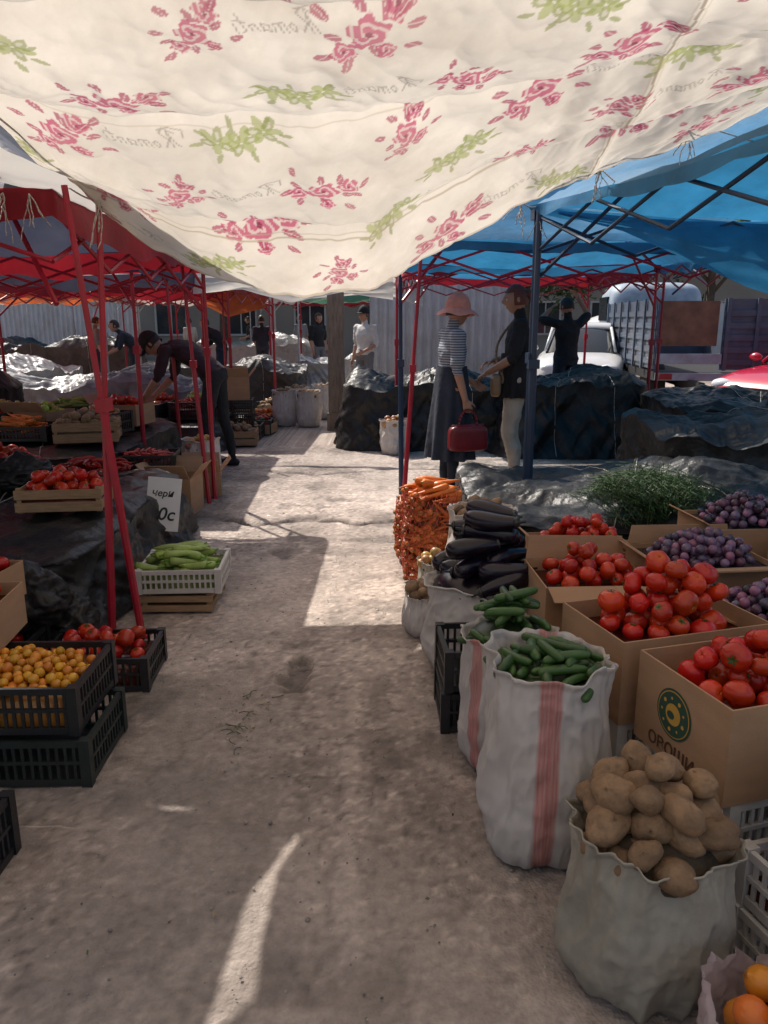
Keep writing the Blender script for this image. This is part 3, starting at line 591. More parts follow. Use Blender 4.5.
# ---- left side
mk('crate_of_yellow_tomatoes',(-1.27,2.50,.178),.02,'crate',(.54,.40,.17),'ytomato',620,.72,.04,1)
stackc('stacked_plastic_crate',(-1.25,2.47,0),.02,(.55,.39,.172),1,'green_plastic')
mk('crate_of_tomatoes',(-1.21,3.12,.004),.05,'crate',(.46,.34,.15),'tomato',90,.66,.05,2)
mk('crate_of_tomatoes',(-1.72,3.10,.004),.02,'crate',(.44,.36,.18),'tomato',60,.4,.02,8)
plastic_bag('black_plastic_bag',(-1.62,3.32,.15),(.20,.15,.16),3)
plastic_bag('black_plastic_bag',(-1.48,3.45,0),(.13,.12,.14),5)
mk('box_of_tomatoes',(-1.56,2.68,.35),.1,'card',(.36,.34,.17),'tomato',60,.75,.05,3,flaps=(0,0,0,0))
stackc('stacked_plastic_crate',(-1.80,2.66,0),.05,(.5,.4,.172),2,'black_plastic')
mk('box_of_tomatoes',(-1.72,3.04,.36),-.1,'card',(.34,.30,.15),'tomato',60,.75,.06,4,flaps=(0,0,0,0))
mk('crate_of_green_peppers',(-1.08,4.04,.115),.06,'crate',(.44,.40,.13),'pepper',120,.78,.05,5,cm='white_plastic',pm='veg')
stackc('wooden_pallet_crate',(-1.09,4.03,0),.04,(.38,.36,.11),1,'wood','wood')
mk('crate_of_tomatoes',(-1.80,4.32,.475),.12,'wood',(.46,.34,.14),'tomato',80,.62,.06,6)
mk('plastic_crate',(-1.31,1.83,.004),.0,'crate',(.50,.30,.19),None)
cl=[('tomatoL',50),('chili',100),('apple',45),('carrot',60),('apple',45),('pepper',60),('potatoL',45),('onion',50),('tomatoL',50),('cuke',60),('chili',90),('orange',45)]
nm=dict(tomatoL='tomatoes',chili='chili_peppers',cabbage='cabbages',carrot='carrots',apple='apples',pepper='green_peppers',potatoL='potatoes',onion='onions',cuke='cucumbers',melon='melons',orange='oranges')
q=0
for (x0,y0,z0,cols_,rows_) in [(-3.6,6.5,.53,3,3),(-3.4,9.4,.35,3,2),(-2.35,9.6,.02,2,3),(-1.75,10.6,.02,1,3),(-4.4,14.2,.02,3,2),(-1.9,12.6,.02,2,2)]:
    for i in range(cols_):
        for j in range(rows_):
            k,n=cl[q%12]; q+=1
            mk('crate_of_'+nm[k],(x0+i*.56+RS.normal()*.05,y0+j*.50+RS.normal()*.04,z0),RS.normal()*.22,['crate','card','crate','wood'][q%4],(.5*RS.uniform(.8,1.05),.38,.18*RS.uniform(.7,1.2)),k,n,.65,.07,30+q,pm='potato' if k=='potatoL' else ('veg' if k in('chili','pepper','cuke','cabbage','melon','carrot') else 'produce'),flaps=(RS.rand()<.4,0,0,RS.rand()<.4),tries=8,fl=.1)
drape('tarpaulin_covered_stall',-2.9,9.7,1.9,1.3,.33,'tarp',23,ropes=False,lump=.0)
mk('box_of_greens',(-1.62,6.75,.004),.2,'card',(.36,.3,.22),'cuke',40,.7,.03,70,pm='veg')
mk('cardboard_box',(-1.66,6.1,.004),-.1,'card',(.34,.3,.30),None)
mk('crate_of_chili_peppers',(-1.95,6.35,.30),.1,'crate',(.5,.38,.15),'chili',100,.65,.03,71,pm='veg')
stackc('stacked_plastic_crate',(-1.95,6.35,0),.1,(.5,.38,.147),2,'black_plastic')
mk('cardboard_box',(-1.95,10.2,.5),.2,'card',(.4,.35,.3),None); stackc('stacked_plastic_crate',(-1.95,10.2,0),.1,(.5,.38,.17),3,'black_plastic')
def heap(name,loc,bx,by,kind,n,dome,seed,pm='veg',size=None):
    g=group(name,loc,RS.rand()); mb=MB(); fill(mb,kind,n,bx,by,.0,dome,True,seed,size,0,8); mb.build('heap',M[pm],g)
heap('heap_of_chili_peppers',(-2.05,5.35,.47),.30,.22,'chili',170,.06,80)
plastic_bag('black_plastic_bag',(-2.75,4.8,.44),(.32,.26,.16),7)
plastic_bag('black_plastic_bag',(-2.35,4.95,.44),(.2,.2,.12),9)
heap('heap_of_tomatoes',(-2.75,5.5,.47),.32,.22,'tomatoL',70,.09,82,'produce')
def text(body,size,parent,loc,rot,m,name='lettering',shear=0):
    cu=bpy.data.curves.new('t','FONT'); cu.body=body; cu.size=size; cu.extrude=.0006; cu.align_x='CENTER'; cu.shear=shear; cu.offset=size*.012
    o=bpy.data.objects.new('t',cu); scene.collection.objects.link(o); dg=bpy.context.evaluated_depsgraph_get(); me=bpy.data.meshes.new_from_object(o.evaluated_get(dg)); bpy.data.objects.remove(o)
    n=bpy.data.objects.new(name,me); me.materials.clear(); me.materials.append(m); scene.collection.objects.link(n); n.parent=parent; n.location=loc; n.rotation_euler=rot; return n
g=group('price_sign',(-1.41,4.85,.20),.15); tl=-.22
mb=MB(); R=rotm((1,0,0),tl)@rotm((0,1,0),.12); mb.box((0,0,.16),(.21,.006,.34),0,R); mb.build('card',M['paper'],g,smooth=False)
def oncard(zc,xc=0): v=R@np.array([xc,-.0045,zc-.16]); return (v[0],v[1],v[2]+.16)
er=Matrix(((R@np.array(Matrix.Rotation(math.pi/2,3,'X'))).tolist())).to_euler()
text('20c',.115,g,oncard(.06,-.008),er,M['ink'],shear=.2); text('чepи',.065,g,oncard(.21,-.01),er,M['ink'],shear=.2)
# ------------------------------------------------------------------ sacks
def sack(name,loc,r,H,m='sack',seed=0,stripes=None,kind=None,n=60,dome=.1,pm='veg',size=None,sq=(1,1),rot=0,lean=0,loose=1.,kname=None,tries=14,fz=.80):
    g=group(name,loc,rot); nu=260
    a=np.linspace(0,2*np.pi,nu,endpoint=False)
    prof=[(.02,.012),(.5,.010),(.80,.012),(.90,.03),(.97,.08),(1.01,.15),(1.05,.25),(1.07,.35),(1.07,.45),(1.06,.55),(1.04,.65),(1.01,.75),(.99,.84),(.98,.90),(.99,.95),(1.02,.985),(1.05,1.0),(1.065,.995),(1.06,.985),(1.02,.97),(.95,.93),(.9,.88),(.5,.86),(.02,.86)]
    t0=np.linspace(0,1,len(prof)); t=np.linspace(0,1,150); pr=np.interp(t,t0,[p[0] for p in prof]); pz=np.interp(t,t0,[p[1] for p in prof])
    A,T=np.meshgrid(a,t); A=A.ravel();T=T.ravel(); rr=np.interp(T,t,pr)*r; zz=np.interp(T,t,pz)*H
    ca,sa=np.cos(A),np.sin(A)
    side=np.clip((rr/r-.6)*4,0,1)
    dsp=.14*r*fbm(col3(ca*1.6+seed,sa*1.6,zz*4),2)*loose+.15*r*loose*(ridge(col3(ca*2.0+seed*3,sa*2.0+zz*4,zz*5),3)-.5)+.05*r*loose*fbm(col3(ca*6,sa*6+seed,zz*3),2)
    dsp+=.035*r*loose*np.sin(A*17+3*np.sin(A*3+seed))*np.clip(zz/H-.6,0,1)*2.2
    dsp+=.045*r*loose*np.sin(zz*48+5*fbm(col3(ca*1.3,sa*1.3,zz*3+seed),3)+2*ca)*np.clip(.40-zz/H,0,1)*2
    rr=rr+dsp*side
    zz=zz+side*np.clip(zz/H-.5,0,1)*2*(.07*H*fbm(col3(ca*1.4+seed,sa*1.4,0*A+5),3)*1.4+.012*H*vnoise(col3(ca*6+seed,sa*6,0*A)))
    x=rr*ca*sq[0]+lean*zz; y=rr*sa*sq[1]
    C=np.ones((len(A),3))
    if stripes:
        for ang,wd,cc in stripes:
            d=np.abs((A-ang+np.pi)%(2*np.pi)-np.pi)*r; d=d+.004*fbm(col3(zz*20,A,0*A),2); edge=np.clip((wd-d)/.006,0,1)[:,None]; thread=(.80+.2*np.sin(d*900))[:,None]
            C=C*(1-edge*.9*thread)+np.array(cc)*edge*.9*thread
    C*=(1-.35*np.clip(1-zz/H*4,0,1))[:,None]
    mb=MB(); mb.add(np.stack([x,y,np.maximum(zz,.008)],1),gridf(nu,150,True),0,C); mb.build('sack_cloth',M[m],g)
    if kind:
        mb=MB(); V,F=usphere(24,10); cc={'cuke':(.02,.04,.01),'potato':(.05,.035,.02),'egg':(.01,.006,.012)}.get(kind,(.06,.04,.02)); mb.add(V*np.array([r*.9*sq[0],r*.9*sq[1],dome*.42+.01])+[lean*H,0,H*(fz+.01)],F,0,cc)
        fill(mb,kind,n,r*.98*sq[0],r*.98*sq[1],H*fz,dome,True,seed,size,0,tries); mb.build(kname or kind,M[pm],g)
    return g
# ---- right side
sack('sack_of_potatoes',(.61,1.555,0),.182,.39,'gsack',1,None,'potato',170,.16,'potato',.0375,kname='potatoes',fz=.86,tries=30)
cc=(.85,.24,.22)
sack('sack_of_cucumbers',(.46,2.01,0),.174,.60,'sack',2,[(4.55,.032,cc),(1.4,.03,cc)],'cuke',240,.05,'veg',None,kname='cucumbers',loose=.9,fz=.89)
sack('sack_of_cucumbers',(.42,2.44,0),.155,.50,'sack',3,[(3.8,.03,cc),(1.0,.03,cc)],'cuke',260,.14,'veg',None,kname='cucumbers',loose=.9,fz=.9)
stackc('stacked_plastic_crate',(.40,2.78,0),.03,(.38,.30,.165),2,'black_plastic')
sack('sack_of_eggplants',(.44,3.22,0),.255,.42,'sack',4,None,'egg',200,.26,'produce',None,kname='eggplants',fz=.86,tries=40)
sack('sack_of_potatoes',(.52,4.02,0),.18,.54,'sack',5,None,'potatoL',60,.09,'potato',.035,kname='potatoes')
sack('sack_of_potatoes',(.20,3.60,0),.10,.22,'sack',6,None,'potatoL',16,.04,'potato',.03,kname='potatoes')
sack('sack_of_onions',(.30,3.95,0),.12,.28,'gsack',7,None,'onion',30,.05,'veg',.028,kname='onions')
def netsack(name,loc,r,H,seed,n=90):
    g=group(name,loc); mb=MB(); rs=np.random.RandomState(seed)
    V,F=usphere(20,12); mb.add(V*np.array([r*.85,r*.85,H*.48])+[0,0,H*.48],F,0,(.22,.06,.02))
    T=carrot
    for k in range(260):
        a=rs.rand()*6.28; z=rs.uniform(.04,H*.97); rad=r*(.80+.12*math.sin(z/H*math.pi)); L=.085*rs.uniform(.8,1.15)
        R=rotm((0,0,1),a+math.pi/2)@rotm((0,1,0),rs.normal()*.35)@rotm((1,0,0),rs.rand()*6.28)
        mb.add(T[0]@R.T*L+[rad*math.cos(a),rad*math.sin(a),z],T[1],0,T[2]*np.array([.55,.14,.03])*rs.uniform(.5,1.1))
    mb.build('carrots',M['veg'],g)
    mb=MB(); nn=34
    for s in (-1,1):
        for i in range(nn):
            pts=[]
            for t in np.linspace(0,1,16):
                a=i*2*math.pi/nn+s*t*1.3; rad=r*(1.0+.08*math.sin(t*math.pi)-.15*(t<.05)); pts.append((rad*math.cos(a),rad*math.sin(a),.01+t*H))
            mb.path(pts,.0017,3)
    mb.build('net',M['netm'],g)
    return g
g=netsack('net_sack_of_carrots',(.28,4.42,0),.165,.54,1)
mb=MB(); fill(mb,'carrot',26,.18,.15,.52,.04,True,5,.115); mb.build('loose_carrots',M['veg'],g)
netsack('net_sack_of_carrots',(.22,4.80,0),.14,.40,2)
RZ=math.radians(16.5)
gb=mk('box_of_tomatoes',(1.02,1.925,.345),RZ,'card',(.52,.37,.26),'tomato',190,.72,.09,11,flaps=(0,1,0,0),ang=(0,60,25,0),size=.036)
def disc(r,z,n=40,r0=0):
    a=np.linspace(0,2*np.pi,n,endpoint=False)
    return np.stack([0*a+z,r*np.cos(a),r*np.sin(a)],1),[list(range(n))]
mb=MB(); o=np.array([-.26-.0015,.02,.145])
for r,dz,mi in ((.070,0,0),(.064,-.0008,1),(.061,-.0016,0),(.030,-.0024,1)): V,F=disc(r,dz); mb.add(V+o,F,mi)
for k in range(9): V,F=disc(.006 if k%2 else .004,-.0032,12); mb.add(V+o+[0,.045*math.cos(k*.7),.045*math.sin(k*.7)],F,1)
V,F=disc(.019,-.0032,16); mb.add(V*np.array([1,.8,.6])+o+[0,.008,-.004],F,0)
mb.build('printed_logo',[M['logo_g'],M['logo_y']],gb,smooth=False)
text('ОВОЩИ',.050,gb,(-.2622,.02,.022),(math.pi/2,0,-math.pi/2),M['brownink'],'printed_lettering')
mk('box_of_tomatoes',(.885,2.315,.345),RZ,'card',(.52,.35,.26),'tomato',260,.80,.17,12,flaps=(0,0,0,0),size=.037,tries=24)
stackc('stacked_plastic_crate',(1.03,1.925,0),RZ,(.50,.35,.17),2,'white_plastic')
stackc('stacked_plastic_crate',(.89,2.315,0),RZ,(.50,.34,.17),2,'white_plastic')
mk('box_of_tomatoes',(.80,2.92,.30),.05,'card',(.42,.36,.24),'tomato',150,.84,.08,13,flaps=(1,0,1,0),size=.032,ang=(110,40,10,75),fl=.09)
stackc('stacked_plastic_crate',(.80,2.92,0),.05,(.42,.36,.148),2,'black_plastic')
mk('box_of_tomatoes',(.90,3.42,.30),.1,'card',(.42,.36,.22),'tomato',120,.88,.10,14,flaps=(0,0,0,1),size=.030,ang=(60,40,25,50),fl=.06)
stackc('stacked_plastic_crate',(.90,3.42,0),.1,(.42,.36,.148),2,'black_plastic')
mk('box_of_plums',(1.28,3.02,.36),.12,'card',(.46,.38,.22),'plum',560,.95,.08,15,flaps=(1,0,1,1),ang=(80,40,5,60),fl=.07)
stackc('stacked_wooden_crate',(1.28,3.02,0),.12,(.46,.38,.118),3,'wood','wood')
mk('box_of_plums',(1.40,2.58,.34),.2,'card',(.46,.36,.18),'plum',500,.95,.07,16,flaps=(1,0,0,1),ang=(100,40,20,70),fl=.09)
stackc('stacked_wooden_crate',(1.40,2.58,0),.2,(.46,.36,.112),3,'wood','wood')
mk('box_of_plums',(1.62,3.38,.44),.1,'card',(.46,.36,.20),'plum',500,.95,.09,17,flaps=(0,0,0,1),ang=(50,40,20,60),fl=.06)
stackc('stacked_wooden_crate',(1.62,3.38,0),.1,(.46,.36,.145),3,'wood','wood')
mk('box_of_plums',(1.83,2.93,.44),.1,'card',(.46,.36,.20),'plum',450,.95,.08,18,flaps=(0,0,0,0),fl=.10)
stackc('stacked_wooden_crate',(1.83,2.93,0),.1,(.46,.36,.145),3,'wood','wood')
mk('cardboard_box',(1.26,3.52,.30),-.05,'card',(.30,.28,.16),'onion',40,.8,.03,19,flaps=(0,0,0,1),ang=(55,0,15,50),fl=.06,pm='veg'); stackc('stacked_plastic_crate',(1.26,3.52,0),0,(.30,.28,.148),2,'black_plastic')
mk('crate_of_oranges',(1.09,1.52,.155),.28,'crate',(.44,.30,.15),'orange',40,.4,.03,21,cm='white_plastic')
stackc('stacked_plastic_crate',(1.09,1.52,0),.28,(.44,.30,.15),1,'white_plastic')
plastic_bag('black_plastic_bag',(1.0,1.56,.30),(.11,.11,.13),3)
g=group('plastic_bag_of_oranges',(.765,1.20,0)); mb=MB(); fill(mb,'orange',60,.125,.125,.14,.07,True,3,.034); V,F=usphere(16,10); mb.add(V*np.array([.1,.1,.1])+[0,0,.12],F,0,(.3,.08,.02)); mb.build('oranges',M['produce'],g)
mb=MB(); nu=120; a=np.linspace(0,2*np.pi,nu,endpoint=False); rows=[]
for t in np.linspace(0,1,50):
    rr=.02+.125*min(1,t*4) if t<.25 else .145+.02*(t-.25)-.03*max(0,t-.8); zz=.01 if t<.2 else .01+(t-.2)*.30
    dd=.016*fbm(np.stack([np.cos(a)*3,np.sin(a)*3,0*a+t*5],1),3)+.02*(ridge(np.stack([np.cos(a)*5,np.sin(a)*5,0*a+t*6],1),3)-.5); rows.append(np.stack([(rr+dd)*np.cos(a),(rr+dd)*np.sin(a),zz+.02*np.sin(a*3)*t+.012*np.sin(a*11)*t],1))
mb.add(np.concatenate(rows),gridf(nu,50,True)); mb.build('bag_film',M['poly'],g)
def herbs(name,loc,n,L,spread,seed,rot):
    rs=np.random.RandomState(seed); mb=MB(); g=group(name,loc,rot)
    for k in range(n):
        y0=rs.normal()*spread; z0=abs(rs.normal())*.04; a=math.pi+rs.normal()*.22; l=L*rs.uniform(.6,1.1)
        p=np.array([.12,y0,z0]); d=np.array([math.cos(a),math.sin(a),rs.uniform(-.05,.22)]); pts=[p]
        for i in range(6): pts.append(pts[-1]+d*l/6); d=d+np.array([0,rs.normal()*.06,-.09])
        c=np.array([.036,.075,.02])*rs.uniform(.5,1.4); mb.path(pts,.0022,3,0,c)
        for i in range(2,7):
            for j in range(7):
                q=pts[min(i,6)]+rs.normal(0,.010,3); e=q+rs.normal(0,.022,3)+[-.01,0,0]; w=np.cross(e-q,[0,0,1]); w=w/(np.linalg.norm(w)+1e-6)*.0022
                mb.add([q-w,q+w,e],[[0,1,2]],0,c*rs.uniform(.8,1.6))
    mb.build('stems_and_fronds',M['leaf'],g)
herbs('bunch_of_dill',(1.36,4.36,.55),330,.44,.10,1,2.2)
herbs('bunch_of_dill',(1.54,4.40,.56),260,.44,.09,2,1.9)
for i,(x,y) in enumerate([(-1.45,11.4),(-1.08,11.3),(-1.3,11.9),(-.95,12.3)]): sack('white_sack',(x,y,0),.17,.52,'sack',30+i,None,'potatoL',30,.06,'potato',.04,kname='potatoes',tries=6)
sack('white_sack',(-1.72,7.25,0),.17,.42,'sack',34,None,'onion',30,.05,'veg',.035,kname='onions')
sack('white_sack',(.12,8.9,0),.16,.4,'sack',35,None,'onion',30,.05,'veg',.035,kname='onions')
mb=MB(); g=group('wooden_pillar',(-.66,11.0,0)); mb.box((0,0,1.15),(.22,.2,2.3)); mb.box((.0,0,.12),(.27,.25,.24)); mb.box((0,0,2.28),(.30,.28,.10)); mb.build('post',M['oldwood'],g,smooth=False)
# ------------------------------------------------------------------ people
def seg_d(P,a,b):
    a=np.array(a,float);b=np.array(b,float);ab=b-a;t=np.clip(((P-a)@ab)/(ab@ab+1e-9),0,1); return np.linalg.norm(P-a-t[:,None]*ab,axis=1)
def head_mesh(skin,lip=(.38,.10,.085)):
    V,F=usphere(48,36); x,y,z=V.T.copy(); C=np.tile(np.array(skin,float),(len(V),1))
    X=x*.074;Y=y*.093;Z=z*.115
    lo=np.clip(-z,0,1); X=X*(1-.28*lo**1.5); Y=np.where(y>0,Y*(1-.10*lo),Y*(1-.35*lo))
    fr=np.clip(y,0,1)
    Y+=.024*np.exp(-(x/.13)**2-((z+.12)/.16)**2)*fr+.010*np.exp(-(x/.10)**2-((z-.08)/.16)**2)*fr
    for sx in(-1,1): Y-=.010*np.exp(-((x-sx*.38)/.16)**2-((z-.06)/.12)**2)*fr
    Y+=.006*np.exp(-(x/.35)**2-((z-.24)/.10)**2)*fr+.007*np.exp(-(x/.22)**2-((z+.50)/.10)**2)*fr+.010*np.exp(-(x/.25)**2-((z+.82)/.14)**2)*fr
    Y-=.006*np.exp(-(x/.3)**2-((z+.40)/.04)**2)*fr
    lipm=np.exp(-(x/.26)**4-((z+.48)/.075)**4)*(y>0); C=C*(1-lipm[:,None]*.8)+np.array(lip)*lipm[:,None]*.8
    for sx in(-1,1):
        b=np.exp(-((x-sx*.38)/.20)**4-((z-.22-.05*(1-np.abs(x-sx*.38)/.2))/.035)**2)*(y>0); C=C*(1-b[:,None]*.8)+np.array([.03,.02,.015])*b[:,None]*.8
    return np.stack([X,Y,Z],1),F,C
def hand(pr,wr,dr,pn,side,curl,segs,s=1.):
    dr=np.array(dr,float);dr/=np.linalg.norm(dr); pn=np.array(pn,float); pn-=dr*(pn@dr); pn/=np.linalg.norm(pn); lat=np.cross(dr,pn)*side
    wr=np.array(wr,float); kn=[]
    for i,o in enumerate((-.030,-.010,.010,.029)):
        k=wr+dr*(.088 if i in(1,2) else .082)*s+lat*o*s; kn.append(k); pr.append(capsule(wr+dr*.012+lat*o*.5,k,.014*s,.0115*s,8))
    Ls=(.068,.078,.072,.056)
    for i,k in enumerate(kn):
        p=k; d=dr+lat*(-.10+.065*i)
        for j,f in enumerate((.45,.32,.23)):
            an=curl*(.5+.5*j)+.1*i*curl; dd=d*math.cos(an)+pn*math.sin(an); q_=p+dd*Ls[i]*f*s*1.1; r=.0088-.001*j; pr.append(capsule(p,q_,r*s,(r-.0008)*s,8)); p=q_
    p=wr+dr*.022*s-lat*.020*s
    for j,(l) in enumerate((.042,.032,.026)):
        dd=dr*.75-lat*(.75-.25*j)+pn*(.25+.25*j*curl); dd/=np.linalg.norm(dd); q_=p+dd*l*s; pr.append(capsule(p,q_,(.0125-.0015*j)*s,(.011-.0015*j)*s,8)); p=q_
    segs.append((wr,wr+dr*.17*s,.045,'skin'))
def person(name,loc,rot,J,mats,sleeve='elbow',voxel=.008,headrot=(0,0,0),hat=None,hairm='hair',hairstyle='short',scale=1.,fem=False,curl=(.5,.5),palm=None,skin=(.42,.225,.145),hands=True,extra=None):
    D=dict(pel=(0,0,.93),waist=(0,-.005,1.06),chest=(0,.0,1.26),neck=(0,-.01,1.43),head=(0,.02,1.565),shL=(-.165,-.01,1.375),shR=(.165,-.01,1.375),elL=(-.21,-.03,1.10),elR=(.21,-.03,1.10),wrL=(-.21,.06,.86),wrR=(.21,.06,.86),hipL=(-.085,0,.90),hipR=(.085,0,.90),knL=(-.10,.03,.49),knR=(.10,.03,.49),anL=(-.11,-.02,.085),anR=(.11,-.02,.085))
    D.update(J); D={k:np.array(v,float) for k,v in D.items()}
    g=group(name,loc,rot); g.scale=(scale,)*3; pr=[];segs=[]
    lat=D['shR']-D['shL']; lat/=np.linalg.norm(lat)
    sp=[D['pel']-(D['waist']-D['pel'])*.55,D['pel'],D['waist'],(D['waist']+D['chest'])/2,D['chest'],D['chest']*.45+D['neck']*.55,D['neck']]
    wd=[.13,.175,.150,.155,.175,.165,.06] if not fem else [.14,.19,.145,.15,.165,.15,.055]; dp=[.10,.125,.105,.11,.12,.09,.055]
    R=[]
    for i,c in enumerate(sp):
        ax=sp[min(i+1,6)]-sp[max(i-1,0)]; ax/=np.linalg.norm(ax); l=lat-ax*(lat@ax); l/=np.linalg.norm(l); f=np.cross(ax,l); R.append((c,l*wd[i],f*dp[i]))
    pr.append(loft(R,24))
    for i in range(1,3): segs.append((sp[i-1],sp[i],.13,'pants' if i==1 else 'shirt'))
    for i in range(3,7): segs.append((sp[i-1],sp[i],.13 if i<6 else .10,'shirt'))
    pr.append(capsule(D['neck']-(0,0,.02),D['head']-(0,.01,.05),.055,.052,14)); segs.append((D['neck']+(D['head']-D['neck'])*.25,D['head'],.055,'skin'))
    for s in 'LR':
        sg=-1 if s=='L' else 1
        sh,el,wr,hp,kn,an=[D[k+s] for k in('sh','el','wr','hip','kn','an')]
        pr.append(capsule(D['chest']*.4+D['neck']*.6-(0,0,.02),sh,.07,.058,12)); pr.append(capsule(sh,el,.054,.043,12)); pr.append(capsule(el,wr,.042,.027,12))
        segs.append((sh,el,.055,'shirt')); 
        segs.append((el,wr,.040,'shirt' if sleeve=='long' else 'skin'))
        if sleeve=='long': pr.append(capsule(el,wr,.046,.036,12))
        elif sleeve=='elbow': pr.append(capsule(sh,sh+(el-sh)*.8,.064,.062,12))
        m=kn+(an-kn)*.35; b=np.array([0,-.02,0])
        pr.append(capsule(hp,kn,.092,.062,14)); pr.append(capsule(kn,m+b,.058,.058,12)); pr.append(capsule(m+b,an,.057,.042,12))
        segs+=[(hp,kn,.085,'pants'),(kn,an-(an-kn)*.04,.055,'pants')]
        ft=an+np.array([0,.13,-.045]); pr.append(capsule(an+(0,-.03,-.045),ft,.038,.036,12)); pr.append(capsule(an,ft-(0,.05,-.005),.042,.036,10)); segs.append((an+(0,-.03,-.05),ft,.045,'shoe'))
        if hands:
            dr=wr-el; dr/=np.linalg.norm(dr); pn=(palm or {}).get(s,(-sg,.2,0)); hand(pr,wr,dr,pn,-sg,curl[0 if s=='L' else 1],segs)
    mb=MB()
    for v,f in pr: mb.add(v,f)
    o=mb.build('tmp',[M['skin']]); md=o.modifiers.new('r','REMESH'); md.mode='VOXEL'; md.voxel_size=voxel; sm=o.modifiers.new('s','SMOOTH'); sm.iterations=3 if voxel<.012 else 1; sm.factor=.5
    dg=bpy.context.evaluated_depsgraph_get(); dg.update(); me=bpy.data.meshes.new_from_object(o.evaluated_get(dg)); bpy.data.objects.remove(o)
    nf=len(me.polygons); cen=np.zeros(nf*3); me.polygons.foreach_get('center',cen); cen=cen.reshape(-1,3)
    ds=np.stack([seg_d(cen,a,b)-r for a,b,r,_ in segs],1); k=ds.argmin(1); order=['skin','shirt','pants','shoe']; idx=np.array([order.index(s[3]) for s in segs])[k]
    me.materials.clear()
    for kk in order: me.materials.append(mats.get(kk,M['blackc']) if kk!='skin' else M['skin'])
    me.polygons.foreach_set('material_index',idx.tolist()); me.polygons.foreach_set('use_smooth',[True]*nf)
    nvv=len(me.vertices); co=np.zeros(nvv*3); me.vertices.foreach_get('co',co); co=co.reshape(-1,3); nr=np.zeros(nvv*3); me.vertices.foreach_get('normal',nr); nr=nr.reshape(-1,3)
    dv=np.stack([seg_d(co,a,b)-r for a,b,r,_ in segs],1).argmin(1); cl_=np.array([s[3] in('shirt','pants') for s in segs])[dv]
    co+=nr*(cl_*(.014*(ridge(co*np.array([6,6,9.]),3)-.5)+.010*fbm(co*5,2)))[:,None]; me.vertices.foreach_set('co',co.ravel()); me.update()
    b=bpy.data.objects.new('body',me); scene.collection.objects.link(b); b.parent=g
    Rh=np.array(Matrix.Rotation(headrot[2],3,'Z')@Matrix.Rotation(headrot[0],3,'X')@Matrix.Rotation(headrot[1],3,'Y')); hc=D['head']+Rh@np.array([0,.012,.015])
    V,F,C=head_mesh(skin); mb=MB(); mb.add(V@Rh.T+hc,F,0,C)
    S,SF=usphere(10,8)
    for sx in(-1,1):
        mb.add((S*np.array([.012,.018,.028])+[sx*.074,-.008,-.002])@Rh.T+hc,SF,0,skin)
        mb.add((S*np.array([.012,.010,.008])+[sx*.028,.076,.007])@Rh.T+hc,SF,0,(.7,.68,.65)); mb.add((S*.0055+[sx*.028,.083,.007])@Rh.T+hc,SF,0,(.02,.015,.01))
    mb.build('head',M['skin_attr'],g)
    V,F=usphere(40,30); x,y,z=V.T; lim={'short':-.25,'long':-1.2,'bun':-.35}[hairstyle]
    H=np.stack([x*.083,y*.101-.004,z*.124],1)*(1+.03*fbm(V*6,2))[:,None]
    keep=[f for f in F if not (np.mean(y[f])>.25 and np.mean(z[f])<.50) and np.mean(z[f])>lim]
    mb=MB(); mb.add(H@Rh.T+hc,keep)
    if hairstyle=='bun': mb.add((S*.045+[0,-.10,.03])@Rh.T+hc,SF)
    mb.build('hair',M[hairm],g)
    if hat=='sun':
        mb=MB(); V,F=usphere(40,20); Z=np.maximum(V[:,2],-.15); mb.add((np.stack([V[:,0]*.094,V[:,1]*.110-.003,Z*.13+.035],1))@Rh.T+hc,F)
        a=np.linspace(0,2*np.pi,60,endpoint=False); rows=[]
        for t in np.linspace(0,1,8): rows.append(np.stack([(.090+.075*t)*np.cos(a),(.106+.075*t)*np.sin(a),.030-.055*t**1.4+.010*np.sin(a*5)*t],1))
        mb.add(np.concatenate(rows)@Rh.T+hc,gridf(60,8,True)); mb.build('sun_hat',M['pinkhat'],g)
    if hat=='cap':
        mb=MB(); V,F=usphere(40,20); Z=np.maximum(V[:,2],-.05); mb.add((np.stack([V[:,0]*.088,V[:,1]*.105-.003,Z*.118+.04],1))@Rh.T+hc,F)
        a=np.linspace(.15,np.pi-.15,24); rows=[]
        for t in np.linspace(0,1,6): rows.append(np.stack([.080*np.cos(a)*(1-.1*t),.095*np.sin(a)+.075*t*np.sin(a)**.5,.045-.015*t*t-.01*np.cos(a)**2],1))
        mb.add(np.concatenate(rows)@Rh.T+hc,gridf(24,6)); mb.build('cap',M['blackc'],g)
    if extra: extra(g,D)
    return g
def skirt(g,z0,z1,w0,w1,m,name='skirt',cy=0,n=96,seed=0,fold=.02,d0=None,d1=None,cx=0):
    mb=MB(); a=np.linspace(0,2*np.pi,n,endpoint=False); rows=[]
    for t in np.linspace(0,1,30):
        w=w0+(w1-w0)*t**.8; d=(d0 or w0*.72)+((d1 or w1*.8)-(d0 or w0*.72))*t**.8; f=1+fold/w0*t*np.sin(a*9+seed+.8*np.sin(a*2+t))+.03*fbm(np.stack([np.cos(a)*2,np.sin(a)*2,0*a+t*3],1),2)
        rows.append(np.stack([cx+w*f*np.cos(a),cy+d*f*np.sin(a),0*a+z0+(z1-z0)*t],1))
    mb.add(np.concatenate(rows),gridf(n,30,True)); mb.build(name,m,g)
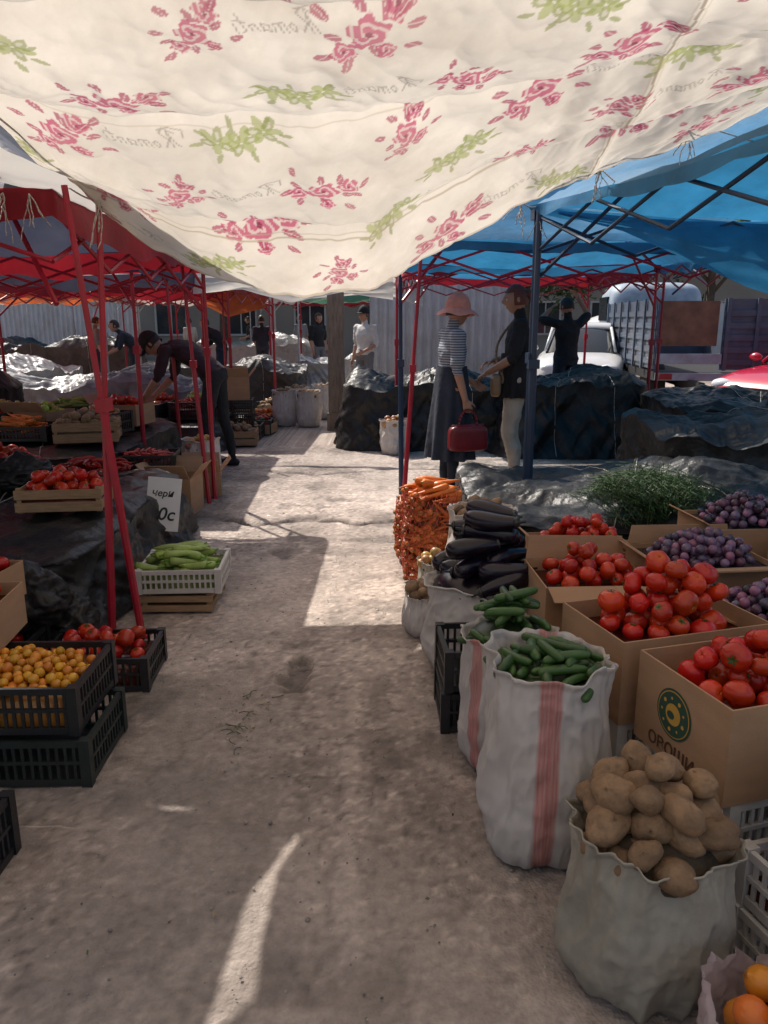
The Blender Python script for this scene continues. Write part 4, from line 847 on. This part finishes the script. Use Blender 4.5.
def ex1(g,D):
    skirt(g,1.12,.34,.158,.25,M['navyc'],'long_skirt',d0=.125)
    wr=D['wrR']; c=wr+np.array([0.03,.02,-.32]); mb=MB(); 
    V,F=usphere(40,24); e=lambda v,p:np.sign(v)*np.abs(v)**p
    mb.add(np.stack([e(V[:,0],.5)*.06,e(V[:,1],.35)*.17*(1-.08*V[:,2]),e(V[:,2],.35)*.11],1)+c,F)
    for sx in(-.03,.03):
        pts=[c+np.array([sx*.5,.08*math.cos(t),.10+.14*math.sin(t)]) for t in np.linspace(0,math.pi,14)]; mb.path(pts,.006,6)
    mb.box(c+[0,0,.108],(.03,.28,.012)); mb.build('handbag',M['bag'],g)
person('woman_in_pink_sunhat',(.58,6.75,0),-math.pi/2+.25,dict(elR=(.22,-.03,1.10),wrR=(.23,.04,.86),elL=(-.20,.03,1.11),wrL=(-.12,.22,.98),head=(0,.03,1.555)),dict(shirt=M['stripe'],pants=M['navyc'],shoe=M['blackc']),hat='sun',hairm='hair',hairstyle='short',fem=True,headrot=(-.05,0,.1),scale=1.0,extra=ex1,curl=(.5,1.1))
def ex2(g,D):
    mb=MB(); a=D['shR']+[-.03,.04,.05]; b=np.array([-.2,.12,.92]); N=18; pts=[]
    for t in np.linspace(0,1,N): p=a+(b-a)*t; p=p+np.array([0,.115*math.sin(math.pi*min(1,t*1.1))*.9,0]); pts.append(p)
    mb.path(pts,.011,6); V,F=usphere(30,20); e=lambda v,p:np.sign(v)*np.abs(v)**p
    mb.add(np.stack([e(V[:,0],.5)*.13,e(V[:,1],.6)*.045,e(V[:,2],.5)*.09],1)+[-.14,.17,.90],F); mb.build('shoulder_bag',M['tanbag'],g)
    skirt(g,1.15,.80,.165,.20,M['blackc'],'tunic_hem',d0=.135,d1=.16)
person('woman_in_black_top',(1.17,6.95,0),math.pi/2-.15,dict(elR=(.22,.0,1.12),wrR=(.12,.20,1.08),elL=(-.22,.04,1.12),wrL=(-.13,.24,1.0),knL=(-.09,.06,.49)),dict(shirt=M['blackc'],pants=M['cream'],shoe=M['blackc']),hairm='rhair',hairstyle='bun',fem=True,headrot=(-.1,0,.15),scale=1.06,sleeve='elbow',extra=ex2,curl=(1.0,.9),palm={'R':(-.3,0,-1),'L':(.3,0,-1)})
person('person_in_black_shirt',(2.46,10.75,0),.35,dict(elL=(-.30,.16,1.42),elR=(.34,.06,1.48),wrL=(-.13,.22,1.55),wrR=(.22,.12,1.68)),dict(shirt=M['blackc'],pants=M['navyc'],shoe=M['blackc']),hairstyle='short',voxel=.011,scale=1.06,palm={'L':(1,0,0),'R':(-1,0,0)},headrot=(-.15,0,.2))
def ex4(g,D):
    mb=MB(); V,F=usphere(24,16); mb.add(V*np.array([.06,.07,.12])*(1+.15*ridge(V*3,2))[:,None]+D['wrL']+[0,.02,-.26],F); mb.build('plastic_bag',M['yellowbag'],g)
person('man_bending_over_stall',(-1.78,8.05,0),math.pi/2-.12,dict(pel=(0,-.06,.90),waist=(0,.04,1.02),chest=(0,.22,1.14),neck=(0,.40,1.20),head=(0,.53,1.20),shL=(-.17,.36,1.15),shR=(.17,.36,1.15),elL=(-.20,.44,.90),elR=(.19,.44,.88),wrL=(-.14,.60,.72),wrR=(.13,.62,.70),hipL=(-.09,-.06,.88),hipR=(.09,-.06,.88),knL=(-.11,.02,.48),knR=(.11,-.08,.48),anL=(-.12,.02,.085),anR=(.12,-.16,.085)),dict(shirt=M['maroon'],pants=M['blackc'],shoe=M['blackc']),hat='cap',headrot=(-.9,0,0),scale=1.05,extra=ex4,curl=(1.0,.7))
bend=dict(chest=(0,.12,1.22),neck=(0,.24,1.35),head=(0,.34,1.45),shL=(-.165,.22,1.30),shR=(.165,.22,1.30),elL=(-.2,.30,1.05),elR=(.2,.32,1.05),wrL=(-.16,.5,.95),wrR=(.15,.5,.92))
far=[(-6.6,12.0,.5,'blackc','cap',0),(-4.7,15.0,2.0,'navyc',None,bend),(-3.3,16.2,1.4,'blackc',None,bend),(-.32,13.4,2.5,'whitec','cap',0),(-6.2,17.2,-.9,'greyc',None,0),(-2.9,19,.3,'navyc',None,0),(-1.5,18.2,3.9,'blackc',None,0),(-8.9,15.5,1.0,'navyc',None,bend),(-5.1,21,1.0,'cream',None,0),(-4.2,25,1.8,'blackc',None,0),(-2.4,23,.8,'greyc',None,0)]
for i,(x,y,r,s,h,pz) in enumerate(far):
    J=dict(pz) if pz else (dict(wrL=(-.15,.22,1.0)) if i%2 else dict(knL=(-.1,.12,.50),anL=(-.1,.10,.085)))
    person('shopper',(x,y,0),r,J,dict(shirt=M[s],pants=M['navyc' if i%3 else 'greyc'],shoe=M['blackc']),voxel=.016,hat=h,scale=.93+.025*(i%4))
# ------------------------------------------------------------------ vehicles
def wheel(mb,c,r=.31,w=.19):
    c=np.array(c); V,F=loft([(c+[0,o*w/2,0],(rr*r,0,0),(0,0,rr*r)) for o,rr in((-1,.82),(-.9,.97),(-.5,1),(.5,1),(.9,.97),(1,.82))],28); mb.add(V,F,1)
    for s in(-1,1):
        V,F=loft([(c+[0,s*w*.49,0],(.62*r,0,0),(0,0,.62*r)),(c+[0,s*w*.53,0],(.55*r,0,0),(0,0,.55*r))],20); mb.add(V,F,2)
def car(name,loc,rot,paint,L=4.1,W=1.68):
    g=group(name,loc,rot); mb=MB()
    st=[(-2.05,.42,.72,.60),(-2.0,.30,.86,.74),(-1.8,.22,.93,.80),(-1.3,.20,.95,.83),(-.4,.20,.94,.84),(.5,.20,.93,.84),(1.0,.20,.90,.83),(1.5,.21,.84,.80),(1.85,.24,.76,.74),(2.0,.32,.66,.66),(2.05,.40,.58,.56)]
    def ring(x,z0,z1,hw,n=32,p=.42):
        a=np.linspace(0,2*np.pi,n,endpoint=False); c,s=np.cos(a),np.sin(a); return np.stack([0*a+x,np.sign(c)*np.abs(c)**p*hw,(z0+z1)/2+np.sign(s)*np.abs(s)**p*(z1-z0)/2],1)
    V=np.concatenate([ring(*k) for k in st]); F=gridf(32,len(st),True).tolist()+[list(range(32)),[(len(st)-1)*32+i for i in range(32)]]; mb.add(V,F,0)
    mb.build('body',M[paint],g,auto=50)
    mb=MB(); st=[(-1.85,.90,.95,.60),(-1.35,.88,1.36,.60),(-.6,.88,1.44,.62),(.1,.88,1.43,.62),(.45,.88,1.30,.62),(1.0,.86,.90,.66)]
    V=np.concatenate([ring(*k,p=.6) for k in st]); F=gridf(32,len(st),True).tolist(); mb.add(V,F,0); mb.build('windows',M['glass'],g)
    mb=MB(); st=[(-1.3,1.33,1.39,.56),(-.6,1.40,1.465,.58),(.1,1.38,1.455,.58),(.32,1.32,1.37,.56)]
    V=np.concatenate([ring(*k,p=.6) for k in st]); F=gridf(32,len(st),True).tolist()+[list(range(32)),[96+i for i in range(32)]]; mb.add(V,F,0)
    for s in(-1,1):
        for a,b in (((.36,s*.57,1.36),(.98,s*.66,.92)),((-.5,s*.60,1.40),(-.5,s*.69,.92)),((-1.3,s*.56,1.36),(-1.85,s*.60,.93))): mb.tube(a,b,.028,8)
        mb.add(usphere(12,8)[0]*[.07,.10,.06]+[.85,s*.90,.98],usphere(12,8)[1],0)
    mb.build('roof_and_pillars',M[paint],g)
    mb=MB()
    for x in(-1.3,1.3):
        for s in(-1,1): wheel(mb,(x,s*.76,.31))
    mb.build('wheels',[M[paint],M['rubber'],M['chrome']],g,auto=40)
    mb=MB(); V,F=usphere(16,12)
    for s in(-1,1): mb.add(V*[.10,.17,.085]+[1.93,s*.52,.64],F,0)
    mb.build('headlamps',M['lamp'],g)
    mb=MB(); mb.box((2.045,0,.60),(.03,.60,.07)); mb.box((2.04,0,.40),(.06,1.0,.09)); 
    for s in(-1,1): mb.box((-2.03,s*.55,.74),(.06,.22,.12))
    mb.build('grille_and_bumper',M['rubber'],g,smooth=False)
    mb=MB(); mb.box((2.08,0,.46),(.01,.50,.11)); mb.build('number_plate',M['paper'],g,smooth=False)
    return g
car('parked_car',(6.65,11.3,0),math.pi+.45,'carred')
car('parked_car',(4.05,16.4,0),-math.pi/2-.25,'carwhite')
car('parked_car',(9.5,17,0),2.2,'carwhite')
def truck(name,loc,rot):
    g=group(name,loc,rot); mb=MB()
    mb.box((0,0,.62),(2.0,4.4,.14)); mb.box((-.45,0,.50),(.09,5.8,.14)); mb.box((.45,0,.50),(.09,5.8,.14)); mb.build('chassis',M['rubber'],g,smooth=False)
    mb=MB(); 
    for s in(-1,1):
        mb.box((s*1.0,0,1.28),(.045,4.4,1.10))
        for z in np.arange(.85,1.8,.19): mb.box((s*1.03,0,z),(.03,4.38,.09))
        for y in np.linspace(-2.1,2.1,7): mb.box((s*1.055,y,1.28),(.03,.07,1.14))
    mb.box((0,2.18,1.28),(1.94,.045,1.10)); 
    mb.box((.48,-2.20,1.28),(.98,.045,1.10))
    for z in np.arange(.85,1.8,.19): mb.box((.48,-2.235,z),(.96,.03,.09))
    for x in(.05,.5,.93): mb.box((x,-2.26,1.28),(.06,.03,1.12))
    mb.build('cargo_sides',M['truckblue'],g,smooth=False)
    mb=MB(); mb.box((-.52,-2.16,1.45),(.9,.03,.7)); mb.build('plywood_load',M['rust'],g,smooth=False)
    mb=MB(); mb.box((-.5,-2.23,.90),(1.0,.07,.16)); mb.box((0,-2.24,.62),(2.0,.06,.12)); mb.build('rear_rail',M['trucklight'],g,smooth=False)
    mb=MB(); e=lambda v,p:np.sign(v)*np.abs(v)**p; S,F=usphere(32,20); mb.add(np.stack([e(S[:,0],.35)*1.0,e(S[:,1],.4)*.85,e(S[:,2],.4)*.85],1)+[0,3.1,1.45],F); mb.build('cab',M['trucklight'],g)
    mb=MB(); mb.box((0,3.1,1.75),(2.02,1.0,.5)); mb.box((0,3.2,1.75),(1.5,1.72,.5)); mb.build('cab_windows',M['glass'],g,smooth=False)
    mb=MB()
    for y in(-1.3,2.9):
        for s in(-1,1):
            R=rotm((0,0,1),math.pi/2); t=MB(); wheel(t,(0,0,0),.42,.28)
            V=np.concatenate(t.v)@R.T+[s*.82,y,.42]; mb.add(V,t.f,1)
    mb.build('wheels',[M['rubber'],M['rubber']],g,auto=40)
    mb=MB(); 
    for s in(-1,1): mb.box((s*.85,-2.29,.62),(.2,.04,.09))
    mb.build('tail_lamps',M['redc'],g,smooth=False)
truck('flatbed_truck',(5.60,14.9,0),-.10)
g=group('water_tank',(6.0,21.5,0)); mb=MB(); V,F=loft([((0,0,.3),(.75,0,0),(0,.75,0)),((0,0,.35),(.8,0,0),(0,.8,0)),((0,0,1.3),(.8,0,0),(0,.8,0)),((0,0,1.55),(.5,0,0),(0,.5,0)),((0,0,1.65),(.2,0,0),(0,.2,0)),((0,0,1.75),(.2,0,0),(0,.2,0))],32); mb.add(V,F)
for z in(.5,.8,1.1): V,F=loft([((0,0,z-.03),(.82,0,0),(0,.82,0)),((0,0,z+.03),(.82,0,0),(0,.82,0))],32); mb.add(V,F)
for a in range(4): mb.tube((.55*math.cos(a*1.57+.7),.55*math.sin(a*1.57+.7),0),(.55*math.cos(a*1.57+.7),.55*math.sin(a*1.57+.7),.35),.04)
mb.build('tank',M['carwhite'],g,auto=40)
# ------------------------------------------------------------------ fence, buildings, trees
def corrug(name,x0,x1,y0,y1,H,m):
    L=math.hypot(x1-x0,y1-y0); n=int(L/.02); t=np.linspace(0,1,n); off=.03*np.sin(t*L/.16*2*np.pi); nx,ny=-(y1-y0)/L,(x1-x0)/L
    X=x0+(x1-x0)*t+nx*off; Y=y0+(y1-y0)*t+ny*off; mb=MB(); mb.add(np.concatenate([np.stack([X,Y,0*X+.03],1),np.stack([X,Y,0*X+H+.02*np.floor(t*L/1.1)%2*.02],1)]),gridf(n,2)); g=group(name); mb.build('sheet_metal',M[m],g)
    mb=MB()
    for z in(.4,H-.3): mb.box(((x0+x1)/2,(y0+y1)/2+.06,z),(L,.05,.05),0,rotm((0,0,1),math.atan2(y1-y0,x1-x0)))
    mb.build('rails',M['greypole'],g,smooth=False)
corrug('corrugated_metal_fence',-.25,2.4,14.1,14.6,2.15,'steelwall')
corrug('corrugated_metal_fence',-14,-8.2,27,27,2.2,'steelwall')
def building(name,cx,cy,w,d,h,rot,floors,nw):
    g=group(name,(cx,cy,0),rot); mb=MB(); mb.box((0,0,h/2),(w,d,h)); mb.box((0,-d/2-.03,.3),(w+.1,.08,.6)); mb.build('walls',M['wall'],g,smooth=False)
    mb=MB(); v=[(-w/2-.4,-d/2-.4,h),(w/2+.4,-d/2-.4,h),(w/2+.4,d/2+.4,h),(-w/2-.4,d/2+.4,h),(-w/2,0,h+1.6),(w/2,0,h+1.6)]; mb.add(v,[[0,1,5,4],[2,3,4,5],[0,4,3],[1,2,5],[3,2,1,0]]); mb.build('roof',M['roofm'],g,smooth=False)
    mb=MB(); fr=MB()
    for f in range(floors):
        for i in range(nw):
            x=-w/2+w*(i+.5)/nw; z=1.6+f*3
            mb.box((x,-d/2-.02,z),(1.2,.03,1.3)); 
            for s in(-1,1): fr.box((x+s*.64,-d/2-.05,z),(.08,.10,1.46)); fr.box((x,-d/2-.05,z+s*.69),(1.2,.10,.08))
            fr.box((x,-d/2-.045,z),(.05,.06,1.3))
    mb.build('windows',M['window'],g,smooth=False); fr.build('window_frames',M['whitec'],g,smooth=False)
building('market_hall',-12,38,26,9,5.0,.05,1,9)
building('apartment_building',14,40,26,10,9.5,-.08,3,10)
def tree(name,x,y,h,seed):
    rs=np.random.RandomState(seed); g=group(name,(x,y,0)); mb=MB()
    mb.tube((0,0,0),(.1,0,h*.35),.22,10,0,r2=.16); tips=[]
    for k in range(9):
        a=k*2.4; z=h*(.3+.05*k); p=np.array([.1,0,min(z,h*.6)]); e=p+np.array([math.cos(a)*h*.22,math.sin(a)*h*.22,h*.2*rs.uniform(.6,1.4)]); mb.tube(p,e,.08,6,0,r2=.03); tips.append(e)
    mb.tube((.1,0,h*.35),(0,0,h*.8),.15,8,0,r2=.04); tips.append(np.array([0,0,h*.8])); mb.build('trunk_and_limbs',M['bark'],g)
    mb=MB(); 
    for t in tips:
        for c in range(5):
            cc=t+rs.normal(0,h*.07,3); sh=rs.uniform(.5,1.5)
            n=150; P=cc+rs.normal(0,h*.055,(n,3)); d1=rs.normal(0,.13,(n,3)); d2=rs.normal(0,.13,(n,3))
            V=np.stack([P,P+d1,P+d2],1).reshape(-1,3); F=np.arange(n*3).reshape(-1,3); mb.add(V,F,0,np.array([.06,.10,.03])*sh)
    mb.build('crown',M['foliage'],g,smooth=False)
for i,(x,y,h) in enumerate([(-6,30,8),(0,33,9),(5,29,7),(-15,31,9),(12,30,8),(20,33,9),(-10,34,8)]): tree('tree',x,y,h,i)
# ------------------------------------------------------------------ light, sky, camera
S=Vector((-.50,.66,1.0)).normalized()
w=bpy.data.worlds.new('World'); scene.world=w; w.use_nodes=True; nt=w.node_tree; bg=nt.nodes['Background']; sky=nt.nodes.new('ShaderNodeTexSky'); sky.sky_type='NISHITA'; sky.sun_disc=False
sky.sun_elevation=math.asin(S.z); sky.sun_rotation=math.atan2(S.x,S.y); sky.dust_density=4; sky.air_density=1.0; nt.links.new(sky.outputs[0],bg.inputs[0]); bg.inputs[1].default_value=.15
l=bpy.data.lights.new('sun','SUN'); l.energy=5; l.angle=math.radians(.5); l.color=(1,.94,.86); o=bpy.data.objects.new('sun',l); scene.collection.objects.link(o); o.rotation_euler=S.to_track_quat('Z','Y').to_euler()
cam=bpy.data.cameras.new('camera'); cam.sensor_fit='VERTICAL'; cam.sensor_height=24; cam.lens=780/1024*24; cam.clip_end=1000; cam.clip_start=.05
co=bpy.data.objects.new('camera',cam); scene.collection.objects.link(co); co.location=(0,0,1.5); co.rotation_euler=(math.radians(90-13.8),0,0); scene.camera=co
scene.view_settings.view_transform='Standard'; scene.view_settings.look='None'; scene.view_settings.exposure=0
